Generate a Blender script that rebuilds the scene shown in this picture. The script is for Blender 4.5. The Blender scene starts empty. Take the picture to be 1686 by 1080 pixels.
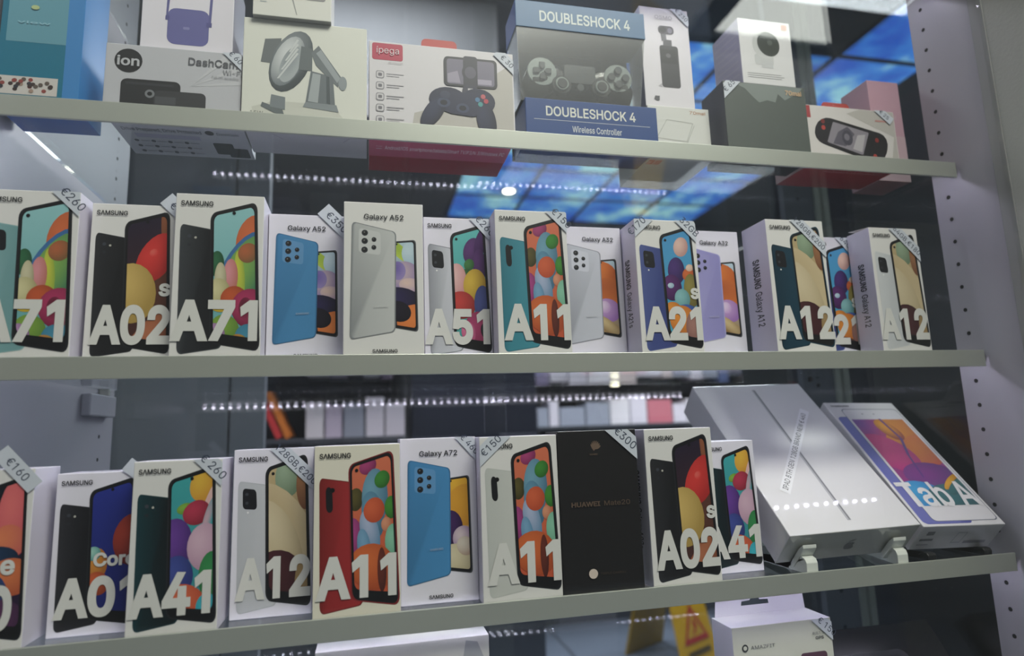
import bpy, bmesh, math, os, random
from mathutils import Vector, Matrix
from mathutils.geometry import delaunay_2d_cdt
random.seed(7)
SC = bpy.context.scene
COL = SC.collection

# ------------------------------------------------------------------ camera
FPX = 1052.7
cam_d = bpy.data.cameras.new('camera'); cam = bpy.data.objects.new('camera', cam_d); COL.objects.link(cam)
cam_d.sensor_width = 36.0; cam_d.lens = FPX / 1686 * 36
YAW, PITCH, ROLL = 0.2275, 0.1601, -0.03537
fw = Vector((math.sin(YAW)*math.cos(PITCH), math.cos(YAW)*math.cos(PITCH), math.sin(PITCH)))
r0 = Vector((math.cos(YAW), -math.sin(YAW), 0)); u0 = r0.cross(fw)
rt = r0*math.cos(ROLL) + u0*math.sin(ROLL); up = -r0*math.sin(ROLL) + u0*math.cos(ROLL)
M = Matrix((rt, up, -fw)).transposed().to_4x4(); M.translation = (0, -0.6708, 0)
cam.matrix_world = M
cam_d.clip_start = 0.01; cam_d.clip_end = 60
cam_d.dof.use_dof = True; cam_d.dof.focus_distance = 0.72; cam_d.dof.aperture_fstop = 3.0
SC.camera = cam
# ------------------------------------------------------------------ world, light, exposure
SC.view_settings.view_transform = 'Standard'; SC.view_settings.look = 'None'
SC.view_settings.exposure = 0.1; SC.view_settings.gamma = 1.0; SC.view_settings.use_curve_mapping = False
SC.cycles.transparent_max_bounces = 40; SC.cycles.max_bounces = 12
wd = bpy.data.worlds.new('world'); SC.world = wd; wd.use_nodes = True
nt = wd.node_tree; nt.nodes.clear()
wo = nt.nodes.new('ShaderNodeOutputWorld'); bg = nt.nodes.new('ShaderNodeBackground')
tc = nt.nodes.new('ShaderNodeTexCoord'); sx = nt.nodes.new('ShaderNodeSeparateXYZ'); rp = nt.nodes.new('ShaderNodeValToRGB')
nt.links.new(tc.outputs['Generated'], sx.inputs[0]); nt.links.new(sx.outputs['Z'], rp.inputs[0])
nt.links.new(rp.outputs[0], bg.inputs[0]); nt.links.new(bg.outputs[0], wo.inputs[0])
rp.color_ramp.elements[0].position = 0.0; rp.color_ramp.elements[0].color = (.10, .105, .11, 1)
rp.color_ramp.elements[1].position = 0.62; rp.color_ramp.elements[1].color = (.8, .82, .78, 1)
e = rp.color_ramp.elements.new(0.3); e.color = (.16, .165, .165, 1)
bg.inputs[1].default_value = 0.55

def area(name, loc, target, sx_, sy_, power, color):
    l = bpy.data.lights.new(name, 'AREA'); l.shape = 'RECTANGLE'; l.size = sx_; l.size_y = sy_
    l.energy = power; l.color = color
    o = bpy.data.objects.new(name, l); COL.objects.link(o); o.location = loc
    o.rotation_euler = (Vector(target) - Vector(loc)).to_track_quat('-Z', 'Y').to_euler()
    return o
area('front_fill_light', (0.85, -1.50, 2.35), (0.35, 0, 0.0), 1.3, 0.8, 84, (1.0, .985, .90))  # added fill for the box fronts, no fixture behind it
area('shop_fill_light', (1.6, 2.3, 1.47), (1.6, 2.4, 0), 1.6, 1.4, 110, (.93, .95, 1.0))  # added fill for the goods on the right shelving
area('shop_fill_light', (-0.05, .98, 1.50), (-0.05, 1.1, 0), 0.7, 0.35, 10, (.95, .95, 1.0))  # added to brighten the grey bulkhead and partition
area('shop_fill_light', (-0.1, 1.75, 1.49), (-0.1, 1.95, 0), 0.7, 0.4, 38, (1.0, .93, .97))  # added to light the fronts of the left shelving goods

# ------------------------------------------------------------------ helpers: colour, materials
def lin(h):
    h = h.lstrip('#'); v = [int(h[i:i+2], 16)/255 for i in (0, 2, 4)]
    return tuple(c/12.92 if c <= .04045 else ((c+.055)/1.055)**2.4 for c in v)
def mixc(a, b, t): return tuple(x + (y-x)*t for x, y in zip(a, b))
def C(c): return lin(c) if isinstance(c, str) else c

MATS = {}
def mat(name, col='#808080', rough=.5, metal=0., coat=0., emit=None, estr=0., spec=.5, bump=None):
    if name in MATS: return MATS[name]
    m = bpy.data.materials.new(name); m.use_nodes = True; n = m.node_tree.nodes; b = n['Principled BSDF']
    b.inputs['Base Color'].default_value = (*C(col), 1); b.inputs['Roughness'].default_value = rough
    b.inputs['Metallic'].default_value = metal; b.inputs['Coat Weight'].default_value = coat
    b.inputs['Coat Roughness'].default_value = .04; b.inputs['Specular IOR Level'].default_value = spec
    if emit: b.inputs['Emission Color'].default_value = (*C(emit), 1); b.inputs['Emission Strength'].default_value = estr
    if bump:
        t = n.new('ShaderNodeTexNoise'); t.inputs['Scale'].default_value = bump[0]; t.inputs['Detail'].default_value = 6
        k = n.new('ShaderNodeBump'); k.inputs['Strength'].default_value = bump[1]; k.inputs['Distance'].default_value = .002
        g = n.new('ShaderNodeTexCoord')
        m.node_tree.links.new(g.outputs['Object'], t.inputs['Vector'])
        m.node_tree.links.new(t.outputs[0], k.inputs['Height']); m.node_tree.links.new(k.outputs[0], b.inputs['Normal'])
    MATS[name] = m; return m
def vcmat(name, rough, coat=0., spec=.5):
    m = mat(name, '#ffffff', rough, 0, coat, spec=spec)
    a = m.node_tree.nodes.new('ShaderNodeAttribute'); a.attribute_name = 'Col'
    m.node_tree.links.new(a.outputs['Color'], m.node_tree.nodes['Principled BSDF'].inputs['Base Color'])
    return m
def glassmat(name, tint, f0=.04, rough=0.0):
    m = bpy.data.materials.new(name); m.use_nodes = True; t = m.node_tree; n = t.nodes; n.clear()
    o = n.new('ShaderNodeOutputMaterial'); mx = n.new('ShaderNodeMixShader')
    tr = n.new('ShaderNodeBsdfTransparent'); gl = n.new('ShaderNodeBsdfGlossy')
    tr.inputs[0].default_value = (*tint, 1); gl.inputs['Roughness'].default_value = rough; gl.inputs[0].default_value = (1, 1, 1, 1)
    lw = n.new('ShaderNodeLayerWeight'); p = n.new('ShaderNodeMath'); p.operation = 'POWER'; p.inputs[1].default_value = 5
    ma = n.new('ShaderNodeMath'); ma.operation = 'MULTIPLY_ADD'; ma.inputs[1].default_value = 1-f0; ma.inputs[2].default_value = f0
    t.links.new(lw.outputs['Facing'], p.inputs[0]); t.links.new(p.outputs[0], ma.inputs[0]); t.links.new(ma.outputs[0], mx.inputs[0])
    t.links.new(tr.outputs[0], mx.inputs[1]); t.links.new(gl.outputs[0], mx.inputs[2]); t.links.new(mx.outputs[0], o.inputs[0])
    MATS[name] = m; return m
CARTON = vcmat('carton_board', .42)
PRINT = vcmat('printed_ink', .38)
hs_ = PRINT.node_tree.nodes.new('ShaderNodeHueSaturation'); hs_.inputs['Saturation'].default_value = .96; hs_.inputs['Value'].default_value = .92
PRINT.node_tree.links.new(PRINT.node_tree.nodes['Attribute'].outputs['Color'], hs_.inputs['Color']); PRINT.node_tree.links.new(hs_.outputs[0], PRINT.node_tree.nodes['Principled BSDF'].inputs['Base Color'])
WRAP = vcmat('shrink_wrapped_board', .35, 1.0)
WRAPINK = vcmat('shrink_wrapped_ink', .3, 1.0)
LETTERINK = vcmat('lettering_ink', .4)
STICK = vcmat('sticker_paper', .5)
WHITE_LAM = mat('white_laminate', '#a5a3a9', .38); SHADED_LAM = mat('white_laminate_shaded', '#8f9199', .38)  # left copy darkened for the weaker light on that wall
ALU = mat('satin_aluminium', '#b9bdb4', .36, .55)
GLASS = glassmat('clear_glass', (.985, .99, .985))
SHELFGLASS = glassmat('shelf_glass', (.93, .955, .95))
BLISTER = glassmat('clear_plastic', (.92, .93, .92), .15, .16)
LED = mat('led_diode', '#ffffff', emit='#e9e4ff', estr=40)
BLACKP = mat('black_plastic', '#1b1c1e', .42)
DARKHOLE = mat('peg_hole_black', '#0a0a0b', .8)

# ------------------------------------------------------------------ helpers: objects
def link(name, me, parent=None, loc=None):
    o = bpy.data.objects.new(name, me); COL.objects.link(o)
    if loc is not None: o.location = loc
    if parent is not None: o.parent = parent
    return o
def tag(o, label, cat, group=None, kind=None):
    o['label'] = label; o['category'] = cat
    if group: o['group'] = group
    if kind: o['kind'] = kind
    return o
def thing(name, label, cat, loc, group=None, rot=None):
    o = bpy.data.objects.new(name, None); COL.objects.link(o); o.location = loc; o.empty_display_size = .02
    if rot is not None: o.rotation_euler = rot
    return tag(o, label, cat, group)
class MB:
    """collects boxes, cylinders and prisms into one mesh"""
    def __init__(s): s.v = []; s.f = []; s.m = []
    def add(s, v, f, mi=0):
        b = len(s.v); s.v += [tuple(x) for x in v]; s.f += [[b+i for i in q] for q in f]; s.m += [mi]*len(f)
    def box(s, a, b, mi=0):
        (x0, y0, z0), (x1, y1, z1) = a, b
        s.add([(x0,y0,z0),(x1,y0,z0),(x1,y1,z0),(x0,y1,z0),(x0,y0,z1),(x1,y0,z1),(x1,y1,z1),(x0,y1,z1)],
              [(0,3,2,1),(4,5,6,7),(0,1,5,4),(1,2,6,5),(2,3,7,6),(3,0,4,7)], mi)
    def disc(s, c, n, r, mi=0, k=12, th=0.0004):
        n = Vector(n); a = n.orthogonal().normalized(); b = n.cross(a)
        P = [Vector(c)+r*(math.cos(6.28319*i/k)*a+math.sin(6.28319*i/k)*b) for i in range(k)]
        Q = [p+n*th for p in P]
        s.add(P+Q, [list(range(k))[::-1], list(range(k, 2*k))]+[(i, (i+1) % k, k+(i+1) % k, k+i) for i in range(k)], mi)
    def prism(s, pts, a, b, fn, mi=0):
        k = len(pts); s.add([fn(p, a) for p in pts]+[fn(p, b) for p in pts],
              [list(range(k))[::-1], list(range(k, 2*k))]+[(i, (i+1) % k, k+(i+1) % k, k+i) for i in range(k)], mi)
    def build(s, name, mats, parent=None, loc=None, bevel=0, smooth=False):
        me = bpy.data.meshes.new(name); me.from_pydata(s.v, [], s.f)
        for m in (mats if isinstance(mats, (list, tuple)) else [mats]): me.materials.append(m)
        me.polygons.foreach_set('material_index', s.m)
        bm = bmesh.new(); bm.from_mesh(me); bmesh.ops.recalc_face_normals(bm, faces=bm.faces)
        if bevel:
            bmesh.ops.bevel(bm, geom=bm.edges[:], offset=bevel, segments=2, affect='EDGES', profile=.5)
        bm.to_mesh(me); bm.free()
        if smooth: me.polygons.foreach_set('use_smooth', [True]*len(me.polygons))
        me.update()
        return link(name, me, parent, loc)
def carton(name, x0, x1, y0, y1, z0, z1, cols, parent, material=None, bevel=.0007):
    """closed board box, one colour per side: cols has front/back/left/right/top/bottom or 'all'"""
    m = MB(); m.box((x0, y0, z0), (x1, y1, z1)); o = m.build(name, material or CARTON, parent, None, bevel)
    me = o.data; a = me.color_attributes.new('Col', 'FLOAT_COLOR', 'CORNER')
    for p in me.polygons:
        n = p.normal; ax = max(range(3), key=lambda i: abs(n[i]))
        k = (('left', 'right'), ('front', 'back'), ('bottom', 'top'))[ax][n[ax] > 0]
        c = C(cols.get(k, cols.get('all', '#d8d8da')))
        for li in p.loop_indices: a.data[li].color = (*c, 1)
    return o

# ------------------------------------------------------------------ lettering
FONT = None
try:
    p_ = os.path.join(bpy.utils.resource_path('LOCAL'), 'datafiles', 'fonts', 'Inter.woff2')
    if os.path.exists(p_): FONT = bpy.data.fonts.load(p_)
except Exception: FONT = None
def fill(loops):
    """triangles of the area inside closed loops (nonzero winding)"""
    pts, eds = [], []
    for L in loops:
        b0 = len(pts); pts += [Vector(p) for p in L]; eds += [(b0+i, b0+(i+1) % len(L)) for i in range(len(L))]
    V, _, F, *_r = delaunay_2d_cdt(pts, eds, [], 0, 1e-7)
    out = []
    for t in F:
        cx = sum(V[i][0] for i in t)/3; cy = sum(V[i][1] for i in t)/3; w = 0
        for L in loops:
            for i in range(len(L)):
                (x1, y1), (x2, y2) = L[i-1], L[i]
                if (y1 > cy) != (y2 > cy) and cx < (x2-x1)*(cy-y1)/(y2-y1)+x1: w += 1 if y2 > y1 else -1
        if w: out.append(list(t))
    return [(v[0], v[1]) for v in V], out
_tc = {}
def glyphs(text, bold=0.0):
    k = (text, bold)
    if k in _tc: return _tc[k]
    cu = bpy.data.curves.new('lettering', 'FONT'); cu.body = text; cu.resolution_u = 4; cu.offset = bold
    if FONT: cu.font = FONT
    cu.offset = 0; cu.fill_mode = 'NONE'
    o = bpy.data.objects.new('lettering', cu); COL.objects.link(o)
    dg = bpy.context.evaluated_depsgraph_get(); me = bpy.data.meshes.new_from_object(o.evaluated_get(dg))
    pos = [(v.co.x, v.co.y) for v in me.vertices]; nb = {}
    for ed in me.edges: i, j = ed.vertices; nb.setdefault(i, []).append(j); nb.setdefault(j, []).append(i)
    bpy.data.objects.remove(o); bpy.data.curves.remove(cu); bpy.data.meshes.remove(me)
    loops, seen = [], set()
    for st_ in sorted(nb):
        if st_ in seen: continue
        lp, prev, cur = [], None, st_
        while cur not in seen:
            seen.add(cur); lp.append(pos[cur])
            nx = [q for q in nb[cur] if q != prev and q not in seen]
            # keep the curve's own point order for the winding
            if not nx: break
            prev, cur = cur, (cur+1 if cur+1 in nx else nx[0])
        if len(lp) > 2: loops.append(lp)
    sa = lambda L: sum(L[i][0]*L[(i+1) % len(L)][1]-L[(i+1) % len(L)][0]*L[i][1] for i in range(len(L)))/2
    def inside(p, L):
        c = False
        for i in range(len(L)):
            (x1, y1), (x2, y2) = L[i], L[i-1]
            if (y1 > p[1]) != (y2 > p[1]) and p[0] < (x2-x1)*(p[1]-y1)/(y2-y1)+x1: c = not c
        return c
    def grow(L, d):
        out = []; k = len(L); s_ = 1 if sa(L) > 0 else -1
        for i in range(k):
            (ax, ay), (bx_, by), (cx, cy) = L[i-1], L[i], L[(i+1) % k]
            l1 = math.hypot(bx_-ax, by-ay) or 1e-9; l2 = math.hypot(cx-bx_, cy-by) or 1e-9
            n1 = ((by-ay)/l1*s_, -(bx_-ax)/l1*s_); n2 = ((cy-by)/l2*s_, -(cx-bx_)/l2*s_)
            mx, my = n1[0]+n2[0], n1[1]+n2[1]; q = mx*mx+my*my
            f_ = min(2/q, 1.6) if q > 1e-6 else 1
            out.append((bx_+mx*d*f_, by+my*d*f_))
        return out
    if len(text) == 1 and text in '1I' and bold == 0.0: _tc['ref'+text] = loops
    for ch in '1I':            # plain stems: leave the foot (and head) serif bars off 1 and I
        if ch not in text: continue
        if 'ref'+ch not in _tc: glyphs(ch, 0.0)
        R = [L for L in _tc['ref'+ch] if len(L) == 4 and max(p[1] for p in L)-min(p[1] for p in L) < .1]
        ref = [(max(p[0] for p in L)-min(p[0] for p in L), min(p[1] for p in L), max(p[1] for p in L)) for L in R]
        mt = lambda L: len(L) == 4 and any(abs(max(p[0] for p in L)-min(p[0] for p in L)-w_) < 8e-4 and abs(min(p[1] for p in L)-a_) < 8e-4 and abs(max(p[1] for p in L)-b_) < 8e-4 for w_, a_, b_ in ref)
        loops = [L for L in loops if not mt(L)]
    big = max(loops, key=lambda L: abs(sa(L))) if loops else None
    sg = sa(big) > 0 if big else True
    outer = [L for L in loops if (sa(L) > 0) == sg]; holes = [L for L in loops if (sa(L) > 0) != sg]
    _tc[k] = fill([grow(L, bold) for L in outer]+[grow(L, -bold) for L in holes]); return _tc[k]
def capheight(bold):
    V, _ = glyphs('H', bold); ys = [v[1] for v in V]; return max(ys)-min(ys), min(ys)

# ------------------------------------------------------------------ flat printing on a face
def clip(poly, clipper):
    out = poly
    for i in range(len(clipper)):
        a, b = clipper[i], clipper[(i+1) % len(clipper)]
        ex, ey = b[0]-a[0], b[1]-a[1]
        side = lambda p: ex*(p[1]-a[1]) - ey*(p[0]-a[0])
        src, out = out, []
        for j in range(len(src)):
            p, q = src[j], src[(j+1) % len(src)]
            sp, sq = side(p), side(q)
            if sp >= 0: out.append(p)
            if (sp >= 0) != (sq >= 0):
                t = sp/(sp-sq); out.append((p[0]+(q[0]-p[0])*t, p[1]+(q[1]-p[1])*t))
        if not out: return []
    return out
def rrect(x0, y0, x1, y1, rx, ry=None, k=4):
    ry = rx if ry is None else ry; P = []
    for cx, cy, a in ((x1-rx, y0+ry, -90), (x1-rx, y1-ry, 0), (x0+rx, y1-ry, 90), (x0+rx, y0+ry, 180)):
        for i in range(k+1):
            t = math.radians(a+90*i/k); P.append((cx+rx*math.cos(t), cy+ry*math.sin(t)))
    return P
def bil(q):
    bl, br, tr, tl = q
    return lambda p: tuple((1-p[0])*(1-p[1])*bl[i]+p[0]*(1-p[1])*br[i]+p[0]*p[1]*tr[i]+(1-p[0])*p[1]*tl[i] for i in (0, 1))
class Print:
    """coloured shapes laid on one face; (u, v) run 0..1 over the face"""
    def __init__(s, origin, U, V, w, h, k0=1):
        s.marks = []; s.o = Vector(origin); s.U = Vector(U); s.V = Vector(V); s.N = s.U.cross(s.V); s.w, s.h = w, h; s.k = k0; s.v = []; s.f = []; s.c = []
    def raw(s, P, F, cols):
        b = len(s.v); d = s.N*(.00002*s.k + .0001)
        s.v += [tuple(s.o + s.U*(p[0]*s.w) + s.V*(p[1]*s.h) + d) for p in P]
        s.f += [[b+i for i in q] for q in F]; s.c += cols
    def poly(s, P, col, step=True):
        if len(P) < 3: return
        f = col if callable(col) else (lambda p, c=C(col): c)
        if callable(col) or len(P) <= 3: F = [list(range(len(P)))]
        else: P, F = fill([P])
        s.raw(P, F, [f(p) for p in P])
        if step: s.k += 1
    def rect(s, x0, y0, x1, y1, col): s.poly([(x0, y0), (x1, y0), (x1, y1), (x0, y1)], col)
    def rr(s, x0, y0, x1, y1, r, col):
        s.poly(rrect(x0, y0, x1, y1, r, r*s.w/s.h), col)
    def ell(s, cx, cy, rx, ry, col, rot=0, col2=None, fn=None, clipper=None, ring=5, seg=22, hx=-.3, hy=.3):
        c1 = C(col); c2 = C(col2) if col2 else None; cr, sr = math.cos(rot), math.sin(rot)
        pt = lambda r, t: (cx+rx*r*math.cos(t)*cr-ry*r*math.sin(t)*sr, cy+rx*r*math.cos(t)*sr+ry*r*math.sin(t)*cr)
        fn = fn or (lambda p: p)
        if not col2:
            P = [pt(1, 6.28319*i/seg) for i in range(seg)]
            if clipper: P = clip(P, clipper)
            if len(P) > 2: s.poly([fn(p) for p in P], lambda p, c=c1: c)
            return
        def shade(p):
            dx, dy = p[0]-cx, p[1]-cy; a = (dx*cr+dy*sr)/rx - hx; b = (-dx*sr+dy*cr)/ry - hy
            return mixc(c1, c2, min(1, (math.hypot(a, b)/1.25)**1.4))
        for j in range(ring):
            for i in range(seg):
                t0, t1 = 6.28319*i/seg, 6.28319*(i+1)/seg; ra, rb = j/ring, (j+1)/ring
                P = [pt(ra, t0), pt(rb, t0), pt(rb, t1), pt(ra, t1)] if j else [pt(0, 0), pt(rb, t0), pt(rb, t1)]
                if clipper: P = clip(P, clipper)
                if len(P) > 2: s.raw([fn(p) for p in P], [list(range(len(P)))], [shade(p) for p in P])
        s.k += 1
    def text(s, t, x, y, cap, col, width=None, bold=.012, rot=0, align='l', shear=0, fn=None):
        """x, y: baseline start (fractions); cap: capital height as a fraction of the face height; width: fraction of face width"""
        V, F = glyphs(t, bold)
        if not V: return
        H, _ = capheight(bold); k = cap*s.h/H; xs = [v[0] for v in V]; x0, x1 = min(xs), max(xs); W = (x1-x0)*k
        kx = k*(width*s.w/W) if width else k; W = (x1-x0)*kx
        off = {'l': 0, 'c': -W/2, 'r': -W}[align]; c, sn = math.cos(rot), math.sin(rot)
        P = []
        for v in V:
            a, b = (v[0]-x0)*kx+off, v[1]*k; a += b*shear
            p = (x+(a*c-b*sn)/s.w, y+(a*sn+b*c)/s.h); P.append(fn(p) if fn else p)
        s.marks.append((len(s.v), len(s.f))); s.raw(P, F, [C(col)]*len(P)); s.k += 1; s.marks[-1] += (len(s.v), len(s.f))
    def build_texts(s, name, parent, material=None):
        material = material or LETTERINK
        for v0, f0, v1, f1 in s.marks:
            Q = Print(s.o, s.U, s.V, s.w, s.h); Q.v, Q.c = s.v[v0:v1], s.c[v0:v1]; Q.f = [[i-v0 for i in q] for q in s.f[f0:f1]]; Q.build(name, parent, material)
        keep = [i for i in range(len(s.v)) if not any(a <= i < b for a, _, b, _ in s.marks)]
        if keep:
            ix = {v: i for i, v in enumerate(keep)}
            Q = Print(s.o, s.U, s.V, s.w, s.h); Q.v = [s.v[i] for i in keep]; Q.c = [s.c[i] for i in keep]; Q.f = [[ix[i] for i in q] for q in s.f if q[0] in ix]; Q.build('printed_mark', parent, material)
    def build(s, name, parent, material=None):
        me = bpy.data.meshes.new(name); me.from_pydata(s.v, [], s.f); me.materials.append(material or PRINT)
        a = me.color_attributes.new('Col', 'FLOAT_COLOR', 'POINT')
        a.data.foreach_set('color', [x for c in s.c for x in (*c, 1)])
        me.update(); return link(name, me, parent)
def front(x0, x1, y, z0, z1, k0=1): return Print((x0, y, z0), (1, 0, 0), (0, 0, 1), x1-x0, z1-z0, k0)
def leftside(x, y0, y1, z0, z1, k0=1): return Print((x, y1, z1), (0, 0, -1), (0, -1, 0), z1-z0, y1-y0, k0)
def underside(x0, x1, y0, y1, z, k0=1): return Print((x0, y1, z), (1, 0, 0), (0, -1, 0), x1-x0, y1-y0, k0)

# ------------------------------------------------------------------ the setting: show window cabinet
Z = {0: .613, 1: .3418, 2: .0835, 3: -.1703, 4: -.4262}
XL, XR, YB = -.368, .7924, .40
LETTER = '#cfcfca'
def S(o, kind='structure'): o['kind'] = kind; return o
m = MB(); m.box((XL-.02, -.058, -1.1), (XL, YB, 1.0))
for yy in (.022, .352):
    for k in range(-6, 46): m.disc((XL, yy, .5569-.032*k), (1, 0, 0), .0026, 1)
S(m.build('wall_left', [SHADED_LAM, DARKHOLE]))
m = MB(); m.box((XR, -.047, -1.1), (XR+.018, .045, 1.0))
for k in range(-6, 46): m.disc((XR, .0238, .5569-.032*k), (-1, 0, 0), .0027, 1)
S(m.build('wall_right', [WHITE_LAM, DARKHOLE]))
PLASTER = mat('painted_plaster', '#a6a8a3', .75, bump=(220, .16))
m = MB(); m.box((XR-.002, -.33, -1.1), (XR+.06, -.0475, 2.2)); S(m.build('wall_right_reveal', PLASTER))
m = MB(); m.box((XR-.0035, -.066, -1.1), (XR+.002, -.0475, 1.0)); S(m.build('trim_1', mat('silicone_seal', '#8d8e8c', .5), None, None, .001))
m = MB(); m.box((XL-.02, -.0665, -1.1), (XR-.0036, -.060, 1.0)); S(m.build('window_1', GLASS))
m = MB(); m.box((XR+.004, .0455, -1.1), (XR+.010, YB+.02, 1.0)); S(m.build('window_2', glassmat('side_glass', (.80, .84, .86))))
m = MB(); m.box((XL, YB+.012, -1.05), (.235, YB+.015, 1.0)); S(m.build('door_1', GLASS))
m = MB(); m.box((.195, YB, -1.05), (XR+.003, YB+.003, 1.0)); S(m.build('door_2', GLASS))
m = MB(); m.box((-4, -.075, 1.0), (6, -.035, 2.9)); S(m.build('wall_light_block', PLASTER))  # unseen, added to stop overhead light leaking into the shop
m = MB(); m.box((XL-.03, -.034, 1.0), (XR+.03, .46, 1.03)); S(m.build('trim_3', WHITE_LAM))  # unseen cabinet top, added to keep overhead light out
m = MB(); m.box((-4, -.075, -1.1), (XL-.0205, -.035, 1.0)); S(m.build('wall_front_left', PLASTER))
m = MB(); m.box((XR+.061, -.075, -1.1), (6, -.035, 1.0)); S(m.build('wall_front_right', PLASTER))
UPR = mat('upright_grey', '#5d6066', .5); CREAM = mat('upright_cream', '#a3a596', .5)
m = MB(); m.box((.835, .425, -1.1), (.905, .44, 1.5), 0); m.box((.905, .42, -1.1), (.917, .445, 1.5), 1); m.box((.925, .42, -1.1), (.937, .445, 1.5), 1)
for k in range(30): m.disc((.868, .425, .9-.064*k), (0, -1, 0), .004, 2)
S(m.build('trim_2', [UPR, CREAM, DARKHOLE]))

def shelf(i, label):
    z = Z[i]; zt = z-.003
    t = thing('display_shelf', label, 'shelf', ((XL+XR)/2, .19, zt), 'glass shelves of the show window')
    ox, oy, oz = t.location
    def b(name, a, c, mt, bev=0):
        m = MB(); m.box((a[0]-ox, a[1]-oy, a[2]-oz), (c[0]-ox, c[1]-oy, c[2]-oz)); return m.build(name, mt, t, None, bev)
    x0, x1 = -.355, .7855
    b('glass_pane', (x0, .0035, zt-.006), (x1, .385, zt), SHELFGLASS, .0006)
    b('edge_strip', (x0-.004, 0, z-.0215), (x1, .0032, z), ALU, .0005)
    tape = b('led_tape', (x0+.01, .0085, zt-.008), (x1-.008, .0165, zt-.0062), mat('led_tape_grey', '#3c3c40', .6))
    m = MB()
    for k in range(66):
        x = -.335 + k*(1.095/65) - ox; m.box((x-.0021, .0104-oy, zt-.0108-oz), (x+.0021, .0146-oy, zt-.0081-oz))
    m.build('diode_row', LED, tape)
    for xa, xb in ((x1+.0005, XR), (XL, x0-.0005)):
        for yy in (.0085, .345):
            m = MB(); m.box((xa-ox, yy-.003-oy, zt-.0105-oz), (xb-ox, yy+.003-oy, zt-.0005-oz)); m.build('shelf_peg', BLACKP if xa > 0 else ALU, t, None, .0008)
    return t
shelf(0, 'glass shelf above the frame, only its underside and left edge showing')
shelf(1, 'top glass shelf holding gamepad, dash camera and accessory boxes, grey metal front edge')
shelf(2, 'middle glass shelf with thirteen upright phone boxes, grey metal front edge')
shelf(3, 'lower glass shelf with phone boxes and two leaning tablet boxes, grey metal front edge')
shelf(4, 'lowest glass shelf under the smartwatch box, almost out of sight')
for nm, yy, zz in (('shelf_bracket', .33, Z[2]-.0135),):
    m = MB(); m.box((XL, .285, zz-.03), (XL+.012, .375, zz)); o = m.build(nm, SHADED_LAM, None, None, .002)
    tag(o, 'white bracket block on the left cabinet wall under the middle shelf', 'bracket')

# ------------------------------------------------------------------ phone pictures
def phone_quad(P, q, r, body, rim=None):
    f = bil(q); ry = r*.48
    if rim: P.poly([f(p) for p in rrect(-.03, -.008, 1.03, 1.008, r, ry)], lambda p, c=C(rim): c)
    P.poly([f(p) for p in rrect(0, 0, 1, 1, r, ry)], body if callable(body) else (lambda p, c=C(body): c))
    return f
def screen(P, q, bezel, wall, r=.13, rim='#2b2d30', m=(.045, .035, .035, .02)):
    f = phone_quad(P, q, r, bezel, rim)
    cl = rrect(m[0], m[1], 1-m[2], 1-m[3], r*.8, r*.38)
    wall(P, f, cl)
    return f
def bgcol(P, f, cl, bottom, top):
    cb, ct = C(bottom), C(top)
    inv = {}
    pts = [f(p) for p in cl]
    cols = [mixc(cb, ct, p[1]) for p in cl]
    P.raw(pts, [list(range(len(pts)))], cols); P.k += 1
def balls(*L):
    def w(P, f, cl):
        bgcol(P, f, cl, *L[0])
        for b in L[1:]:
            cx, cy, rx, ry, c1, c2 = b[:6]; rot = b[6] if len(b) > 6 else 0
            P.ell(cx, cy, rx, ry, c1, rot, c2, f, cl)
    return w
W_A71 = balls(('#5fa6a8', '#8fc4c6'), (.95, .72, .42, .20, '#d0652f', '#a8552c'), (.70, .53, .62, .235, '#3f74a8', '#2a5a90', .25), (.74, .53, .55, .21, '#86b24a', '#3f7a58', .25),
    (.62, .52, .10, .17, '#c8c93c', '#9ab03a', .35), (.42, .50, .16, .13, '#d98f95', '#bb6f62', .1), (.80, .66, .22, .07, '#b25f34', '#7d5a35'), (.12, .60, .16, .10, '#2f6b45', '#204d33'),
    (.2, .48, .13, .13, '#cfc9a6', '#a49b7a', -.3), (.15, .37, .28, .12, '#d6cf9c', '#a39a6a'), (.5, .33, .30, .10, '#c4521c', '#8c3a14'), (.18, .28, .2, .045, '#e6c81e', '#c2a315'), (.85, .27, .42, .14, '#b12a5e', '#6d1134'), (.75, .27, .16, .08, '#5d0f2c', '#8d2148'),
    (.3, .12, .3, .10, '#7fa63a', '#5d8530'), (.85, .07, .34, .10, '#3e8aa6', '#2a6684'), (.1, .08, .2, .07, '#b58bb8', '#8d6a92'), (.6, .03, .2, .06, '#c9762c', '#8a8a30'))
W_A02 = balls(('#4a2a20', '#221a2e'), (.95, .90, .13, .22, '#8d5231', '#6b3a22', .1), (.9, .4, .5, .3, '#5a3426', '#3c221c'), (.70, .68, .46, .165, '#d2271d', '#a5150f', .15), (.66, .72, .1, .03, '#dc5a4e', '#d2271d'), (.10, .42, .62, .24, '#d3b364', '#a88b42'), (.62, .12, .62, .12, '#b26a45', '#7d4327', .3))
W_A51 = balls(('#3d9a98', '#58b3ae'), (.64, .80, .30, .12, '#5a2f6e', '#3c1d50'), (.88, .86, .22, .10, '#4a2360', '#38184c', .3), (.80, .68, .2, .14, '#5a2f6e', '#3a1c4e'), (.50, .70, .15, .05, '#3f7a3c', '#2c5c2d'), (.40, .62, .2, .05, '#2f6630', '#234d26'), (.10, .58, .30, .15, '#e4b8b4', '#c98f8d'), (.64, .52, .34, .14, '#d6b233', '#a98420'), (.2, .36, .42, .12, '#c3342c', '#8e201c'),
    (.85, .36, .26, .16, '#45508c', '#303a6c'), (.7, .15, .42, .16, '#a83466', '#7d2048'), (.38, .13, .2, .09, '#d06a92', '#b04c76'), (.85, .16, .12, .06, '#20242c', '#101216'))
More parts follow.
